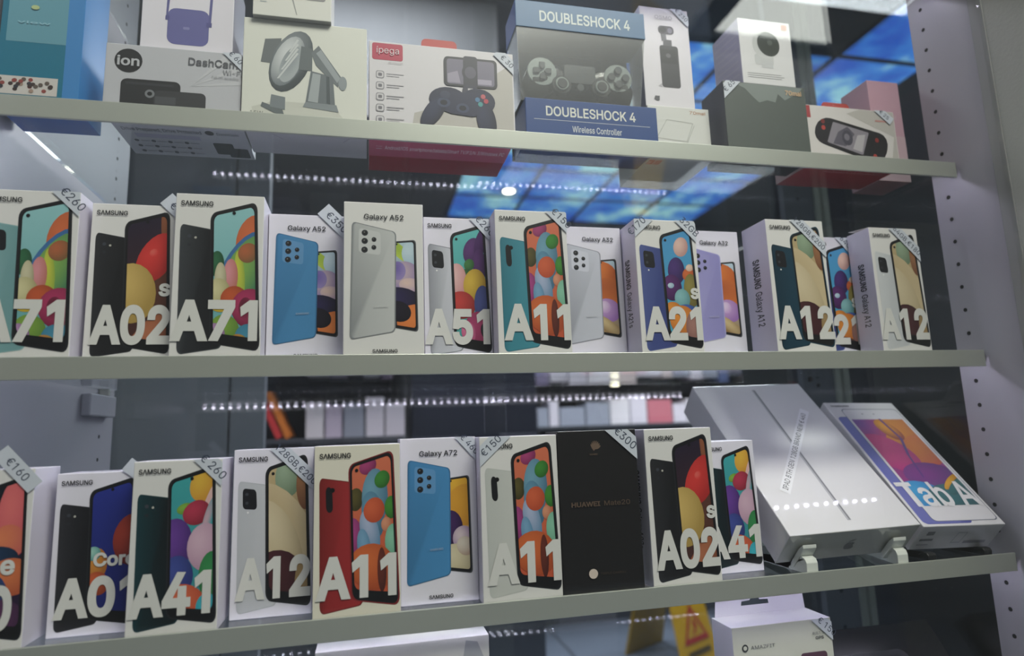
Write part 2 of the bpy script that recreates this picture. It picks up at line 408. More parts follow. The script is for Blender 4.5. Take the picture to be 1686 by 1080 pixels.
W_A11 = balls(('#c04a1c', '#cf6a46'), (.42, .95, .2, .06, '#a83a72', '#7c2456'), (.12, .73, .17, .085, '#5c5426', '#3c3818'), (.02, .45, .24, .15, '#b3418c', '#7d2a62'), (.56, .72, .30, .20, '#6e9fb4', '#48748c', .0), (.50, .60, .26, .16, '#5f92ac', '#3f6a84', -.25), (.42, .48, .24, .14, '#a9b4d0', '#5884a4', -.4), (.28, .38, .16, .12, '#74a2c2', '#4c7c9e', -.5),
    (.74, .83, .18, .06, '#3c8a30', '#2a6422'), (.53, .63, .24, .088, '#d0592a', '#b24218'), (.92, .63, .15, .075, '#3f8b2c', '#2b651f'), (.80, .52, .12, .05, '#d8936e', '#b3694a'), (.95, .40, .2, .12, '#86c2a4', '#5b9a7c'), (.44, .24, .52, .16, '#d26420', '#a8430e'), (.66, .22, .10, .15, '#6a2a18', '#4a1c14', -.15))
W_A21 = balls(('#3fa2bd', '#3c8fc4'), (.64, .85, .24, .085, '#e2bcae', '#b98d86'), (.42, .65, .27, .12, '#4a2f74', '#2c1c50'), (.80, .60, .2, .06, '#cf6420', '#a44410'), (.85, .66, .12, .03, '#e2c8b4', '#c9a690'), (.22, .50, .32, .12, '#5c2a6c', '#3e1a4e'), (.2, .52, .1, .025, '#bcd0dc', '#8fb0c4'), (.84, .47, .24, .14, '#8f8440', '#665d2a'), (.52, .40, .24, .085, '#86bcbe', '#5c9296'),
    (.2, .30, .26, .07, '#dd8a18', '#b2620c'), (.62, .30, .3, .05, '#3c62ae', '#28488c'), (.48, .20, .42, .14, '#e08a1c', '#b25f0c'), (.86, .14, .32, .16, '#a5766a', '#6c4640'), (.30, .05, .4, .05, '#6b4238', '#4c2c26'))
W_A12 = balls(('#a38a5e', '#b8a478'), (.55, .90, .34, .16, '#93a88c', '#6d8266'), (.95, .80, .22, .17, '#9a6a44', '#74482c'), (.30, .55, .95, .28, '#bda981', '#cbb992', -.25), (.2, .45, .70, .26, '#d2c3a0', '#b8a680', -.3), (.25, .16, .66, .21, '#4c2226', '#38161c'), (.95, .10, .3, .2, '#a3875a', '#82683f', -.2))
W_A41 = balls(('#2f8a92', '#35a0a2'), (.75, .90, .30, .115, '#dcae2c', '#c88c1c'), (.9, .78, .22, .06, '#d9a9a6', '#e0c8c4', .5), (.35, .765, .18, .04, '#7fae3a', '#5c8a28'), (.6, .72, .30, .085, '#b52a48', '#861a30'), (.88, .68, .2, .07, '#c8a4b0', '#3a98a0', .6), (.12, .52, .40, .19, '#6a3a9a', '#472470'), (.78, .48, .38, .16, '#d3b0c2', '#b18aa2'), (.95, .28, .30, .17, '#2f8a4c', '#1d6434'), (.2, .30, .34, .14, '#3a4a98', '#283474'), (.32, .10, .5, .14, '#d8653a', '#b8431e'), (.85, .07, .26, .11, '#2fb0c0', '#1c8898'))
W_A01 = balls(('#0e1a66', '#1a2a86'), (.95, .57, .42, .18, '#b23a22', '#5e120c'), (.18, .42, .24, .12, '#d48a24', '#a4621a'), (.1, .50, .17, .055, '#9fd0c0', '#4a9490'), (.2, .27, .26, .09, '#c8551e', '#8c340e'))
W_A20 = balls(('#2c1438', '#10161f'), (.78, .76, .40, .26, '#e06a68', '#c04a58'), (.6, .60, .42, .12, '#de7a4a', '#c86050'), (.3, .5, .6, .09, '#1d3a5c', '#10263e'), (.72, .38, .5, .12, '#d8743c', '#b2522a'), (.3, .25, .4, .16, '#1c3f5a', '#2a3c74'), (.6, .1, .5, .14, '#5c3058', '#38203e'))
W_A52 = balls(('#1e1824', '#b4ccd8'), (.50, .885, .36, .085, '#9cb834', '#b9cc46', -.3), (.86, .86, .3, .14, '#c4d8e0', '#a5c0d0'), (.62, .60, .52, .17, '#cdb6b8', '#8a78ae'), (.42, .66, .26, .11, '#6a58a4', '#9484ba'), (.80, .50, .34, .08, '#e0c2b4', '#b49cb4'), (.45, .30, .75, .17, '#2b2350', '#181422'), (1.0, .06, .62, .23, '#e07c2c', '#c4611c'), (.42, .19, .40, .12, '#1c1626', '#120f1a'))
W_A72 = balls(('#b9ab84', '#dc9c14'), (.3, .93, .8, .10, '#e2b11e', '#dca016'), (.85, .70, .6, .22, '#d99a12', '#c98a10'), (.36, .46, .40, .19, '#46245e', '#2e1642'), (.78, .34, .36, .14, '#d6c4c8', '#7a4f92'), (.6, .12, .8, .17, '#d6cba8', '#b3a680'), (.82, .27, .28, .10, '#d8cfc0', '#b49a86'))
W_A32 = balls(('#a5834c', '#b4cdda'), (.15, .80, .85, .2, '#dc7a22', '#c05a12'), (.5, .58, .95, .18, '#b2561c', '#cf6c1c'), (.55, .33, .5, .155, '#c49ed0', '#9a6cb4'), (.45, .37, .22, .08, '#e0cce4', '#c49ed0'), (.6, .10, .7, .10, '#ccb483', '#8a6a3c', -.2))

def lens(P, u, v, r, h2w):
    P.ell(u, v, r, r*h2w, '#2a2d33'); P.ell(u, v, r*.62, r*.62*h2w, '#0c0d10'); P.ell(u-.006, v+.004, r*.25, r*.25*h2w, '#6c6a68')
def art_numbered(back, edge, wall, big, cam='strip', sup=None, bw=(.075, .985), bezel='#121315', rim='#24262a', supx=.97):
    """front with rear and front of the phone, large number at the foot"""
    def f(P, L, h2w):
        rw = P.w/P.h
        bq = ((.095, .035), (.56, .07), (.42, .775), (.07, .805))
        g = phone_quad(P, bq, .12, lambda p, a=C(back), b=C(edge): mixc(b, a, min(1, abs(p[0]-.08)*9)), edge)
        if cam == 'strip':
            P.poly([g(p) for p in rrect(.17, .745, .38, .945, .10, .045)], lambda p: C('#141518')); P.ell(.20+.01, .735, .028, .028*rw, '#050506')
        elif cam == 'square':
            P.poly([g(p) for p in rrect(.13, .79, .60, .955, .10, .035)], lambda p: C('#15161a')); P.ell(*g((.27, .91)), .02, .02*rw, '#3a3d44'); P.ell(*g((.27, .84)), .02, .02*rw, '#3a3d44'); P.ell(*g((.30, .765)), .012, .012*rw, '#e8e8e6')
        else:
            P.ell(*g((.26, .92)), .022, .022*rw, '#3c4048'); P.ell(*g((.45, .915)), .014, .014*rw, '#b6b4aa'); P.ell(*g((.26, .85)), .02, .02*rw, '#2a2d33')
        fq = ((.445, .10), (.975, .052), (.905, .955), (.405, .878))
        s = screen(P, fq, bezel, wall, .13, rim, (.05, .075, .045, .022))
        P.ell(*s((.16, .945) if cam != 'dot' else (.5, .965)), .020, .014*rw*1.5, '#101114')
        H, _ = capheight(.03)
        L.text(big, bw[0], .122, .245, LETTER, bw[1]-bw[0], .037)
        if sup: L.text(sup, supx, .415, .105 if len(sup) == 1 else .085, LETTER, None if len(sup) == 1 else .50, .03, align='r')
        L.text('SΛMSUNG', .06, .925, .030, '#1d1f22', .36, .02)
    return f
def art_titled(back, edge, wall, title, cx=.5):
    """front with centred title, large rear view and the phone front peeping out behind"""
    def f(P, L, h2w):
        rw = P.w/P.h
        s = screen(P, ((.50, .20), (.915, .165), (.895, .755), (.50, .735)), '#121316', wall, .09, '#55585c', (.02, .03, .05, .015))
        P.ell(.66, .727, .012, .012*rw, '#101114')
        bq = ((.095, .118), (.625, .165), (.640, .805), (.115, .862))
        g = phone_quad(P, bq, .09, lambda p, a=C(back), b=C(edge): mixc(b, a, min(1, abs(p[0]-.10)*16)), edge)
        P.poly([g(p) for p in rrect(.14, .745, .66, .965, .07, .03)], lambda p, a=C(back): mixc(a, (1, 1, 1), .05))
        for t in (.93, .855, .775): lens(P, *g((.28, t)), .040, rw)
        for t in (.885, .81): lens(P, *g((.50, t)), .030, rw)
        P.ell(*g((.29, .70)), .001, .001, '#777777')
        L.text('SΛMSUNG', *g((.52, .245)), .013, mixc(C(back), (.5, .5, .5), .45), .17, .02, .05)
        L.text(title, cx, .888, .033, '#26282c', .50, .014, align='c')
        L.text('SΛMSUNG', cx+.01, .030, .022, '#1d1f22', .31, .02, align='c')
    return f
def sticker(t, w, h, y, z0, x0, items, name='price_sticker'):
    for it in items:
        u, v, ln, wd_, ang, txt = it[:6]; free = len(it) > 6 and it[6]
        P = front(x0, x0+w, y, z0, z0+h, 60); T = front(x0, x0+w, y, z0, z0+h, 64)
        a = math.radians(ang); c, s = math.cos(a), math.sin(a)
        q = [(u+(dx*c-dy*s)/w, v+(dx*s+dy*c)/h) for dx, dy in ((-ln/2, -wd_/2), (ln/2, -wd_/2), (ln/2, wd_/2), (-ln/2, wd_/2))]
        if not free: q = clip(q, [(0, 0), (1, 0), (1, 1), (0, 1)])
        P.poly(q, '#c3c9d2')
        if txt:
            th = wd_*.48
            T.text(txt, u-(-th/2*s)/w, v-(th/2*c)/h, th/h, '#3a4254', None, .004, a, 'c')
        o = P.build(name, t, STICK)
        if txt: T.build('sticker_lettering', o, STICK)

WHITE = '#d6d5d2'; SIDE = '#cfcbd8'; LED_TINTED = '#d5d3dc'  # the cool front colour carries the LED tint of set-back boxes
def phone_box(label, x0, y0, w, h, sh, art, d=.05, cols=None, stick=(), side=None, group=None, material=None):
    z0 = Z[sh]-.0028
    t = thing('phone_box', label, 'phone box', (x0+w/2, y0+d/2, z0), group)
    cols = cols or {'all': SIDE, 'front': WHITE}
    carton('carton', -w/2, w/2, -d/2, d/2, 0, h, cols, t, material)
    P = front(-w/2, w/2, -d/2, 0, h); L = front(-w/2, w/2, -d/2, 0, h, 44)
    art(P, L, w/h)
    if P.v: P.build('printed_picture', t)
    if L.v: L.build_texts('lettering', t)
    if side:
        Q = leftside(-w/2, -d/2, d/2, 0, h, 2); Q.text('SΛMSUNG', .27, .36, .27, '#1d1f22', .22, .03); Q.text(side, .515, .36, .27, '#26282c', .26, .012)
        Q.build_texts('side_lettering', t)
    sticker(t, w, h, -d/2, 0, -w/2, stick)
    return t
MID = 'phone boxes standing on the middle shelf'; LOW = 'phone boxes standing on the lower shelf'
NAVYT = '#0f3a4c'
B = phone_box
# middle shelf, from the left
B('white phone box at the left end of the middle shelf, partly cut off, balloon wallpaper', -.3605, .010, .0855, .1675, 2, art_numbered('#6c9a9c', '#86aeb0', W_A71, 'A71', 'square', None, (.06, .93)), stick=[(.93, .955, .05, .017, -45, '€260')], group=MID)
B('white phone box with black phone and khaki ball under red balloon, middle shelf', -.2700, .025, .0785, .1625, 2, art_numbered('#17181a', '#2a2b2e', W_A02, 'A02', 'dot', 's', (.06, .985)), stick=[(.965, 1.0, .022, .016, -45, '€', True)], group=MID)
B('white phone box with black phone and multicoloured balloon wallpaper, third from left on middle shelf', -.1888, .010, .0848, .1715, 2, art_numbered('#15171a', '#3c4044', W_A71, 'A71', 'dot', None, (.0, .96)), group=MID)
B('white phone box with blue five-lens phone back, middle shelf, torn price strip at corner', -.1032, .038, .0795, .1630, 2, art_titled('#3f84b4', '#2f6a94', W_A52, 'Galaxy A52'), cols={'all': SIDE, 'front': LED_TINTED}, stick=[(.90, .955, .042, .017, -45, '€350', True)], group=MID)
B('white phone box with white five-lens phone back standing tall and forward on middle shelf', -.0232, .006, .0838, .1690, 2, art_titled('#c2c4c2', '#84888a', W_A52, 'Galaxy A52'), group=MID)
B('white phone box with silver phone and teal screen showing purple and yellow balls', .0638, .036, .0770, .1655, 2, art_numbered('#c9cbd2', '#8a8d93', W_A51, 'A51', 'square', None, (.0, .96)), cols={'all': SIDE, 'front': LED_TINTED}, stick=[(.93, .95, .05, .017, -48, '€260')], group=MID)
B('white phone box with teal phone back and orange screen on the middle shelf', .1414, .008, .0845, .1680, 2, art_numbered('#3a8c9c', '#2c7484', W_A11, 'A11', 'strip', None, (.08, .99)), stick=[(.93, .955, .05, .017, -45, '€150')], group=MID)
B('white phone box with silver phone back and orange wallpaper, beside the teal phone box', .2285, .048, .0805, .1650, 2, art_titled('#c5c8d2', '#8d9098', W_A32, 'Galaxy A32', .62), cols={'all': SIDE, 'front': LED_TINTED}, group=MID)
B('white phone box with dark blue phone and sky blue ball wallpaper, two price stickers', .3105, .009, .0795, .1640, 2, art_numbered('#33407e', '#4a5892', W_A21, 'A21', 'square', 's', (.06, .985)), side='Galaxy A21s', stick=[(.03, .945, .05, .017, 42, '€170'), (.90, .955, .05, .017, -45, '32GB')], group=MID)
B('white phone box with lavender phone back on the middle shelf', .3920, .048, .0805, .1660, 2, art_titled('#8c88c0', '#a5a2d0', W_A32, 'Galaxy A32', .56), cols={'all': SIDE, 'front': LED_TINTED}, group=MID)
B('white phone box with dark petrol phone and beige screen, its left side showing, middle shelf', .4870, .008, .0825, .1710, 2, art_numbered(NAVYT, '#0c2f3e', W_A12, 'A12', 'square', None, (.04, 1.0), rim='#0f3a4c'), d=.052, side='Galaxy A12', stick=[(.74, .90, .072, .014, -45, '128GB,€200')], group=MID)
B('white phone box half hidden in a gap, blue screen with pale pink ball', .5745, .052, .0805, .1650, 2, art_numbered('#33407e', '#4a5892', W_A21, 'A21', 'square', 's', (.0, .92), supx=.92), cols={'all': SIDE, 'front': LED_TINTED}, stick=[(.83, .945, .05, .015, -48, '64GB')], group=MID)
bx = B('white phone box at the right end of the middle shelf, lid flap slightly open', .6405, .010, .0745, .1660, 2, art_numbered('#bfc3c6', '#cdd0d2', W_A12, 'A12', 'square', None, (.0, .97)), d=.039, side='Galaxy A12', stick=[(.76, .90, .07, .014, -45, '64GB,€180')], group=MID)
m = MB(); m.add([(-.036, -.0190, .1662), (.036, -.0190, .1662), (.034, .017, .1690), (-.036, .017, .1705), (-.036, -.0190, .1668), (.036, -.0190, .1668), (.034, .017, .1696), (-.036, .017, .1711)],
    [(0, 3, 2, 1), (4, 5, 6, 7), (0, 1, 5, 4), (1, 2, 6, 5), (2, 3, 7, 6), (3, 0, 4, 7)]); m.build('lid_flap', mat('board_white', '#d3cfca', .5), bx)
# lower shelf, from the left
B('phone box at the left end of the lower shelf, pink and orange swirl screen', -.3630, .008, .0690, .1550, 3, art_numbered('#15161a', '#26282c', W_A20, 'A20', 'strip', 'e', (-.12, .86), supx=.86), stick=[(.80, 1.0, .045, .015, -48, '€160', True)], group=LOW)
B('white phone box with black phone and navy screen with red ball, lower shelf', -.2862, .033, .0735, .1480, 3, art_numbered('#16171a', '#2b2c30', W_A01, 'A01', 'dot', 'Core', (.06, 1.0), supx=.985), cols={'all': SIDE, 'front': LED_TINTED}, stick=[(.97, .985, .03, .014, -38, '€1', True)], group=LOW)
B('white phone box with dark green phone and teal ball screen, in front on lower shelf', -.2122, .006, .0775, .1570, 3, art_numbered('#0e1719', '#123a40', W_A41, 'A41', 'dot', None, (.02, .92)), stick=[(.90, .955, .047, .016, -45, '€ 260')], d=.053, group=LOW)
B('white phone box with white phone and beige screen between green and red phone boxes', -.1302, .037, .0775, .1640, 3, art_numbered('#c3c5ca', '#b4b7bc', W_A12, 'A12', 'square', None, (.06, .98)), cols={'all': SIDE, 'front': LED_TINTED}, stick=[(.78, .90, .072, .014, -45, '128GB,€200')], group=LOW)
B('white phone box with red phone back and orange screen on lower shelf', -.0500, .007, .0842, .1650, 3, art_numbered('#9c1e20', '#74140f', W_A11, 'A11', 'strip', None, (.03, .95), rim='#7c1a1c'), cols={'all': SIDE, 'front': '#d8d4c4'}, group=LOW)
B('white phone box with bright blue five-lens phone back on lower shelf', .0352, .029, .0812, .1690, 3, art_titled('#3c86ba', '#2f6c96', W_A72, 'Galaxy A72'), cols={'all': SIDE, 'front': LED_TINTED}, stick=[(.92, .955, .042, .014, -48, '€ 460')], group=LOW)
B('white phone box with pale phone and orange screen beside the black box', .1168, .006, .0848, .1680, 3, art_numbered('#c6c8c2', '#bcbfba', W_A11, 'A11', 'strip', None, (.06, .985)), stick=[(.14, .945, .05, .016, 42, '€150')], group=LOW)
def art_black(P, L, h2w):
    for k in range(8):
        a = math.radians(-150+k*300/7-90+0)
        a = math.radians(90-70+k*20)
        P.ell(.47+.045*math.cos(a)*.9, .885+.022*math.sin(a), .030, .008, '#6e5b4c', a*.85)
    L.text('HUAWEI', .44, .845, .010, '#5c4c40', .10, .03, align='c')
    L.text('HUAWEI', .13, .530, .030, '#5a4a3e', .36, .03); L.text('Mate20', .54, .530, .030, '#54463b', .33, .008)
    L.ell(.36, .125, .055, .055*h2w, '#cdbfb2')
    L.text('TRIPLE CAMERA', .45, .115, .014, '#40372f', .32, .01)
B('plain black phone box with small round white spot and angled price strip', .2025, .004, .0905, .1710, 3, art_black, cols={'all': '#1b1a1a', 'front': '#191818'}, stick=[(.86, .945, .055, .018, -42, '€300')], group=LOW)
B('white phone box with black phone and khaki ball under red balloon, lower shelf', .3035, .005, .0825, .1700, 3, art_numbered('#17181a', '#2a2b2e', W_A02, 'A02', 'dot', 's', (.06, .985)), side='Galaxy A02s', group=LOW)
B('white phone box with teal ball screen tucked beside the leaning pencil-line tablet box', .3875, .040, .0740, .1525, 3, art_numbered('#10191c', '#143a40', W_A41, 'A41', 'dot', None, (-.02, .98)), cols={'all': SIDE, 'front': LED_TINTED}, group=LOW)

# ------------------------------------------------------------------ top shelf goods
def box_thing(name, label, cat, x0, x1, y0, y1, z0, z1, cols, material=None, group=None, bevel=.0007):
    t = thing(name, label, cat, ((x0+x1)/2, (y0+y1)/2, z0), group)
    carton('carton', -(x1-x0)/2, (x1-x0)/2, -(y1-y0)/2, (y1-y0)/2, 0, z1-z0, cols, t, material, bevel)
    w, d, h = x1-x0, y1-y0, z1-z0
    t['w'] = w; F = lambda k=1: front(-w/2, w/2, -d/2, 0, h, k); U = lambda k=1: underside(-w/2, w/2, -d/2, d/2, 0, k)
    del t['w']
    return t, F, U, w, d, h
G1 = Z[1]-.0025
TOP = 'accessory boxes on the top shelf'
# teal camera box
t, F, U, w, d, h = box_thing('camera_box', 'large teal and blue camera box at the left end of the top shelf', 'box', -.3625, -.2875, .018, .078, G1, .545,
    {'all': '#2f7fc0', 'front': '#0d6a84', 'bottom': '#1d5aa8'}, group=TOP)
P = F(); P.rect(.08, .34, .80, 1.0, '#5d97a8'); P.rect(.80, .0, 1., 1., '#2f7fc0'); P.rect(0, .06, .74, .155, '#c9c4bf')
for i in range(26): P.ell(random.uniform(.02, .70), random.uniform(.075, .145), .028, .010, random.choice(['#3a2a28', '#8a3a34', '#5c5048', '#2c2e38', '#9c8474']))
P.build('printed_picture', t)
P = F(40); P.text('Home Cam', .12, .62, .022, '#9cc0cc', .50, .015); P.text('1080p camera', .14, .595, .012, '#88b2c2', .42, .005); P.ell(.40, .53, .05, .012, '#a9b884'); P.text('view', .2, .44, .013, '#8fb8c6', .40, .006); P.build_texts('lettering', t)
# dash camera box
t, F, U, w, d, h = box_thing('dash_camera_box', 'wide grey dash camera box with round black logo on top shelf', 'box', -.2655, -.1325, .018, .120, G1, .4170, {'all': '#b9b9bf', 'front': '#b4b5ba', 'bottom': '#b3b0b6'}, group=TOP)
P = F()
for k in range(9):
    a = math.radians(8+k*20); P.poly(clip([(.62, .45), (.62+.9*math.cos(a), .45+1.3*math.sin(a)), (.62+.9*math.cos(a+.12), .45+1.3*math.sin(a+.12))], [(0, 0), (1, 0), (1, 1), (0, 1)]), '#c3c4c8') if 0 < a < 1.1 else None
P.ell(.165, .76, .10, .175, '#1c1d20'); P.rr(.12, .05, .55, .50, .045, '#26272a'); P.rr(.36, .05, .74, .36, .04, '#38393c'); P.rect(.15, .42, .50, .455, '#34363a'); P.ell(.33, .30, .035, .06, '#787c80'); P.ell(.33, .30, .018, .03, '#101114'); P.rect(.37, .16, .52, .27, '#4a4c50')
# clip stray rays to the face
P.build('printed_picture', t)
P = F(30); P.text('ion', .085, .69, .14, '#b4b6ba', .16, .02); P.text('DashCam', .60, .77, .11, '#54565a', .37, .01); P.text('Wi-Fi', .86, .665, .07, '#85878c', None, .006); P.text('Full HD recording', .78, .60, .035, '#8a8c90', .2, .004); P.build_texts('lettering', t)
P = U(); P.rr(.70, .12, .86, .42, .02, '#2b2c30'); P.rr(.80, .05, .97, .30, .02, '#2b2c30'); P.ell(.715, .66, .035, .055, '#26272a'); P.rect(.12, .46, .62, .56, '#a49fb4')
P.text('Drive Prepared, Drive Protected', .05, .62, .075, '#46444c', .60, .01); P.text('DashCam', .77, .62, .06, '#55565c', .17, .01)
for r in range(3):
    for q in range(4): P.ell(.1+.13*q, .38-.13*r, .018, .03, '#4a4950'); P.rect(.13+.13*q, .37-.13*r, .2+.13*q, .385-.13*r, '#7d7b84')
P.build('underside_print', t)
sticker(t, w, h, -d/2, 0, -w/2, [(.955, .93, .03, .012, -45, '€ 60')])
# router extender box
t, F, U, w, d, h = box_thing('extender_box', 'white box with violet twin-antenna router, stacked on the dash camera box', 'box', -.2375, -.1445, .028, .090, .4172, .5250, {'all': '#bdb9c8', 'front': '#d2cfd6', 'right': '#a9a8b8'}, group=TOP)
P = F(); P.rr(.28, .10, .73, .50, .09, '#5f5f98'); P.poly([(.28, .38), (.26, .38), (.27, .84), (.31, .84)], '#57578e'); P.poly([(.72, .33), (.75, .33), (.765, .70), (.735, .70)], '#57578e'); P.rect(.255, .36, .30, .41, '#4e4e86'); P.rect(.70, .32, .76, .37, '#4e4e86'); P.rr(.45, .27, .52, .30, .012, '#7f7fb0')
P.build('printed_picture', t)
# car mount box
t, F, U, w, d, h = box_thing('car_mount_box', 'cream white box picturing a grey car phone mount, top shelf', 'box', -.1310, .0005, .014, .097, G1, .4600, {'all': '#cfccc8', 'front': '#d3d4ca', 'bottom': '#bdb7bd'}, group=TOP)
P = F()
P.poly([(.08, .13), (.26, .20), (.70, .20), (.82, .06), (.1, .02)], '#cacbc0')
P.poly([(.14, .57), (.17, .80), (.30, .82), (.28, .56)], '#6a7072'); P.ell(.38, .60, .155, .32, '#868e92', -.30, '#3f474b'); P.ell(.355, .60, .115, .26, '#d2d6d6', -.30, '#737b80'); P.ell(.375, .57, .075, .19, '#8b9397', -.30, '#a9b0b2')
for k in range(4): P.poly([(.27+.03*k, .42+.09*k), (.285+.03*k, .42+.09*k), (.44, .68+.045*k), (.425, .69+.045*k)], '#c9cdcc')
P.poly([(.44, .52), (.46, .76), (.55, .74), (.55, .52)], '#666e70'); P.poly([(.54, .70), (.60, .78), (.80, .46), (.76, .38), (.58, .58)], '#6f777a'); P.poly([(.50, .20), (.54, .52), (.72, .48), (.74, .18)], '#6b7377'); P.poly([(.52, .22), (.555, .50), (.62, .49), (.60, .21)], '#a3aaac'); P.poly([(.67, .21), (.665, .48), (.69, .475), (.70, .20)], '#4f575b'); P.poly([(.58, .70), (.62, .74), (.78, .47), (.755, .42)], '#9aa1a4'); P.poly([(.48, .16), (.50, .21), (.75, .20), (.77, .13)], '#858d90'); P.ell(.80, .42, .035, .07, '#8f979a')
P.poly([(.15, .14), (.16, .18), (.32, .12), (.34, .05), (.28, .07)], '#666e70'); P.poly([(.22, .14), (.23, .26), (.34, .24), (.34, .12)], '#7a8286')
P.build('printed_picture', t)
P = F(40); P.text('15W', .07, .045, .045, '#74766f', .10, .004); P.text('vehicle wireless', .69, .035, .035, '#56585a', .25, .012); P.build_texts('lettering', t)
P = U(); P.poly([(.02, .95), (.03, .95), (.30, .5), (.29, .5)], '#a39da4'); P.build('fold_line', t)
P = U(); P.poly([(.97, .95), (.98, .95), (.8, .5), (.79, .5)], '#a39da4'); P.build('fold_line', t)
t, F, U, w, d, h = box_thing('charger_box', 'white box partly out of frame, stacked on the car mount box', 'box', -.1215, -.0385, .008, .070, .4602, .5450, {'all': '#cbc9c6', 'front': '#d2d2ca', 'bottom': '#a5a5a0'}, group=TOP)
P = F(); P.poly([(.55, .05), (.56, .05), (.50, .30), (.48, .30)], '#9a9c9a'); P.ell(.47, .46, .12, .12, '#9a9c9a', 0); P.ell(.47, .46, .10, .10, '#d2d2ca'); P.rr(.66, .28, .92, .44, .03, '#8f8e90'); P.ell(.13, .30, .05, .05, '#8cb4c4'); P.rect(.09, .19, .17, .205, '#a9b0b2'); P.build('printed_picture', t)
# gamepad box with red base
t, F, U, w, d, h = box_thing('gamepad_box', 'white gamepad box with crimson logo patch and red underside, top shelf', 'box', .0030, .1720, .017, .131, G1, .4485, {'all': '#d0cdd2', 'front': '#d0cdd0', 'bottom': '#a3122e', 'right': '#b4b2b6'}, group=TOP)
P = F()
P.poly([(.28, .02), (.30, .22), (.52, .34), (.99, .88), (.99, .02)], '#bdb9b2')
P.rr(.02, .79, .225, .98, .015, '#b8324f')
for k, yy in enumerate((.58, .455, .33, .205, .075)):
    P.rr(.045, yy, .10, yy+.085, .014, '#8c8a90'); P.rr(.050, yy+.008, .095, yy+.077, .011, '#d0cdd0'); P.rect(.115, yy+.05, .23, yy+.058, '#98969c'); P.rect(.115, yy+.025, .20, yy+.033, '#a3a1a6'); P.rr(.06, yy+.025, .085, yy+.06, .006, '#77757c')
P.rr(.505, .56, .88, .90, .03, '#3a3b42'); P.rr(.525, .585, .86, .875, .02, '#787486'); P.poly([(.53, .60), (.62, .60), (.60, .74), (.53, .70)], '#9d97a8'); P.ell(.685, .73, .055, .10, '#454450'); P.ell(.685, .73, .03, .06, '#6a6678'); P.rect(.70, .60, .84, .66, '#a8a2b4'); P.rr(.64, .54, .74, .92, .02, '#3e3f4a'); P.ell(.69, .73, .04, .07, '#5c5a6a')
P.poly([(.62, .44), (.64, .58), (.73, .58), (.74, .42)], '#3d3f50'); P.rect(.67, .52, .705, .545, '#c8c6ca')
P.ell(.53, .40, .13, .14, '#2c3048'); P.ell(.74, .40, .12, .15, '#2c3048'); P.poly([(.44, .30), (.48, .48), (.80, .50), (.84, .30), (.70, .22), (.55, .24)], '#2f334c')
P.ell(.43, .25, .065, .20, '#343a56', -.35, '#23263a'); P.ell(.795, .19, .068, .22, '#343a56', .10, '#23263a')
P.ell(.50, .36, .045, .055, '#3f4864'); P.ell(.50, .36, .025, .03, '#1c1f2e'); P.ell(.63, .31, .045, .055, '#3f4864'); P.ell(.63, .31, .025, .03, '#1c1f2e'); P.ell(.51, .45, .035, .045, '#3a4058')
for a, b, c in ((.735, .42, '#4a7aa0'), (.755, .37, '#4a9a9a'), (.775, .46, '#c05a62'), (.795, .41, '#b8384a')): P.ell(a, b, .017, .028, c)
P.build('printed_picture', t)
P = F(40); P.text('ípega', .05, .865, .07, '#d8c8cc', .15, .0); P.text('Bluetooth', .13, .755, .014, '#9a8f95', .095, .004); P.build_texts('lettering', t)
P = U(); P.rect(0, .40, 1, 1, '#cc4a70'); P.text('Android/iOS smartphone/tablets/Smart TV/P3/N 3/Windows PC', .11, .575, .085, '#fae6ec', .86, .004); P.text('FOR', .05, .625, .03, '#e0b8c4', .04, .0); P.rect(.05, .58, .09, .595, '#e0b8c4'); P.build('underside_print', t)  # pinker band paints in the reflection towards the front edge
sticker(t, w, h, -d/2, 0, -w/2, [(.955, .90, .034, .013, -45, '€ 30')])
P = MB(); P.prism(rrect(-.022, 0, .022, .035, .006), .0, .0008, lambda p, a: (p[0], a, p[1])); o = P.build('hang_tab', mat('red_board', '#a8453f', .5), t); o.location = (.0005, -.018, h)
# wireless controller pack
t = thing('controller_package', 'tall blue controller package with clear window and white capitals, top shelf', 'box', (.2645, .050, G1), TOP)
x0, x1 = -.0845, .0855
carton('back_card', x0+.002, x1-.003, .026, .030, .0, .186, {'all': '#5f666a', 'back': '#2a4f88'}, t)  # card lightened to stand in for haze reflected on the clear window
carton('base_carton', x0+.004, x1+.003, -.037, .030, 0, .0530, {'all': '#1b3a70', 'front': '#173f7c', 'bottom': '#1f3a72', 'left': '#4c6190'}, t)
carton('header_carton', x0-.002, x1-.001, -.030, .025, .1505, .1865, {'all': '#35547e', 'front': '#3d668c', 'bottom': '#6c7880', 'left': '#5a6ea0'}, t)
m = MB()
bl = [(x0+.001, .0535), (x0-.001, .150), (x1-.002, .150), (x1-.014, .0535)]
for (ya, yb, ins) in ((-.029, -.0282, .0),):
    m.prism(bl, ya, yb, lambda p, a: (p[0], a, p[1]))
m.add([(x0+.001, -.028, .0535), (x0-.001, -.028, .150), (x0-.001, .025, .150), (x0+.001, .025, .0535), (x0+.0018, -.028, .0535), (x0-.0002, -.028, .150), (x0-.0002, .025, .150), (x0+.0018, .025, .0535)], [(0, 1, 2, 3), (4, 7, 6, 5), (0, 4, 5, 1), (2, 6, 7, 3), (1, 5, 6, 2), (0, 3, 7, 4)])
m.add([(x1-.014, -.028, .0535), (x1-.002, -.028, .150), (x1-.002, .025, .150), (x1-.014, .025, .0535), (x1-.0148, -.028, .0535), (x1-.0028, -.028, .150), (x1-.0028, .025, .150), (x1-.0148, .025, .0535)], [(0, 1, 2, 3), (4, 7, 6, 5), (0, 4, 5, 1), (2, 6, 7, 3), (1, 5, 6, 2), (0, 3, 7, 4)])
m.build('clear_window', BLISTER, t)
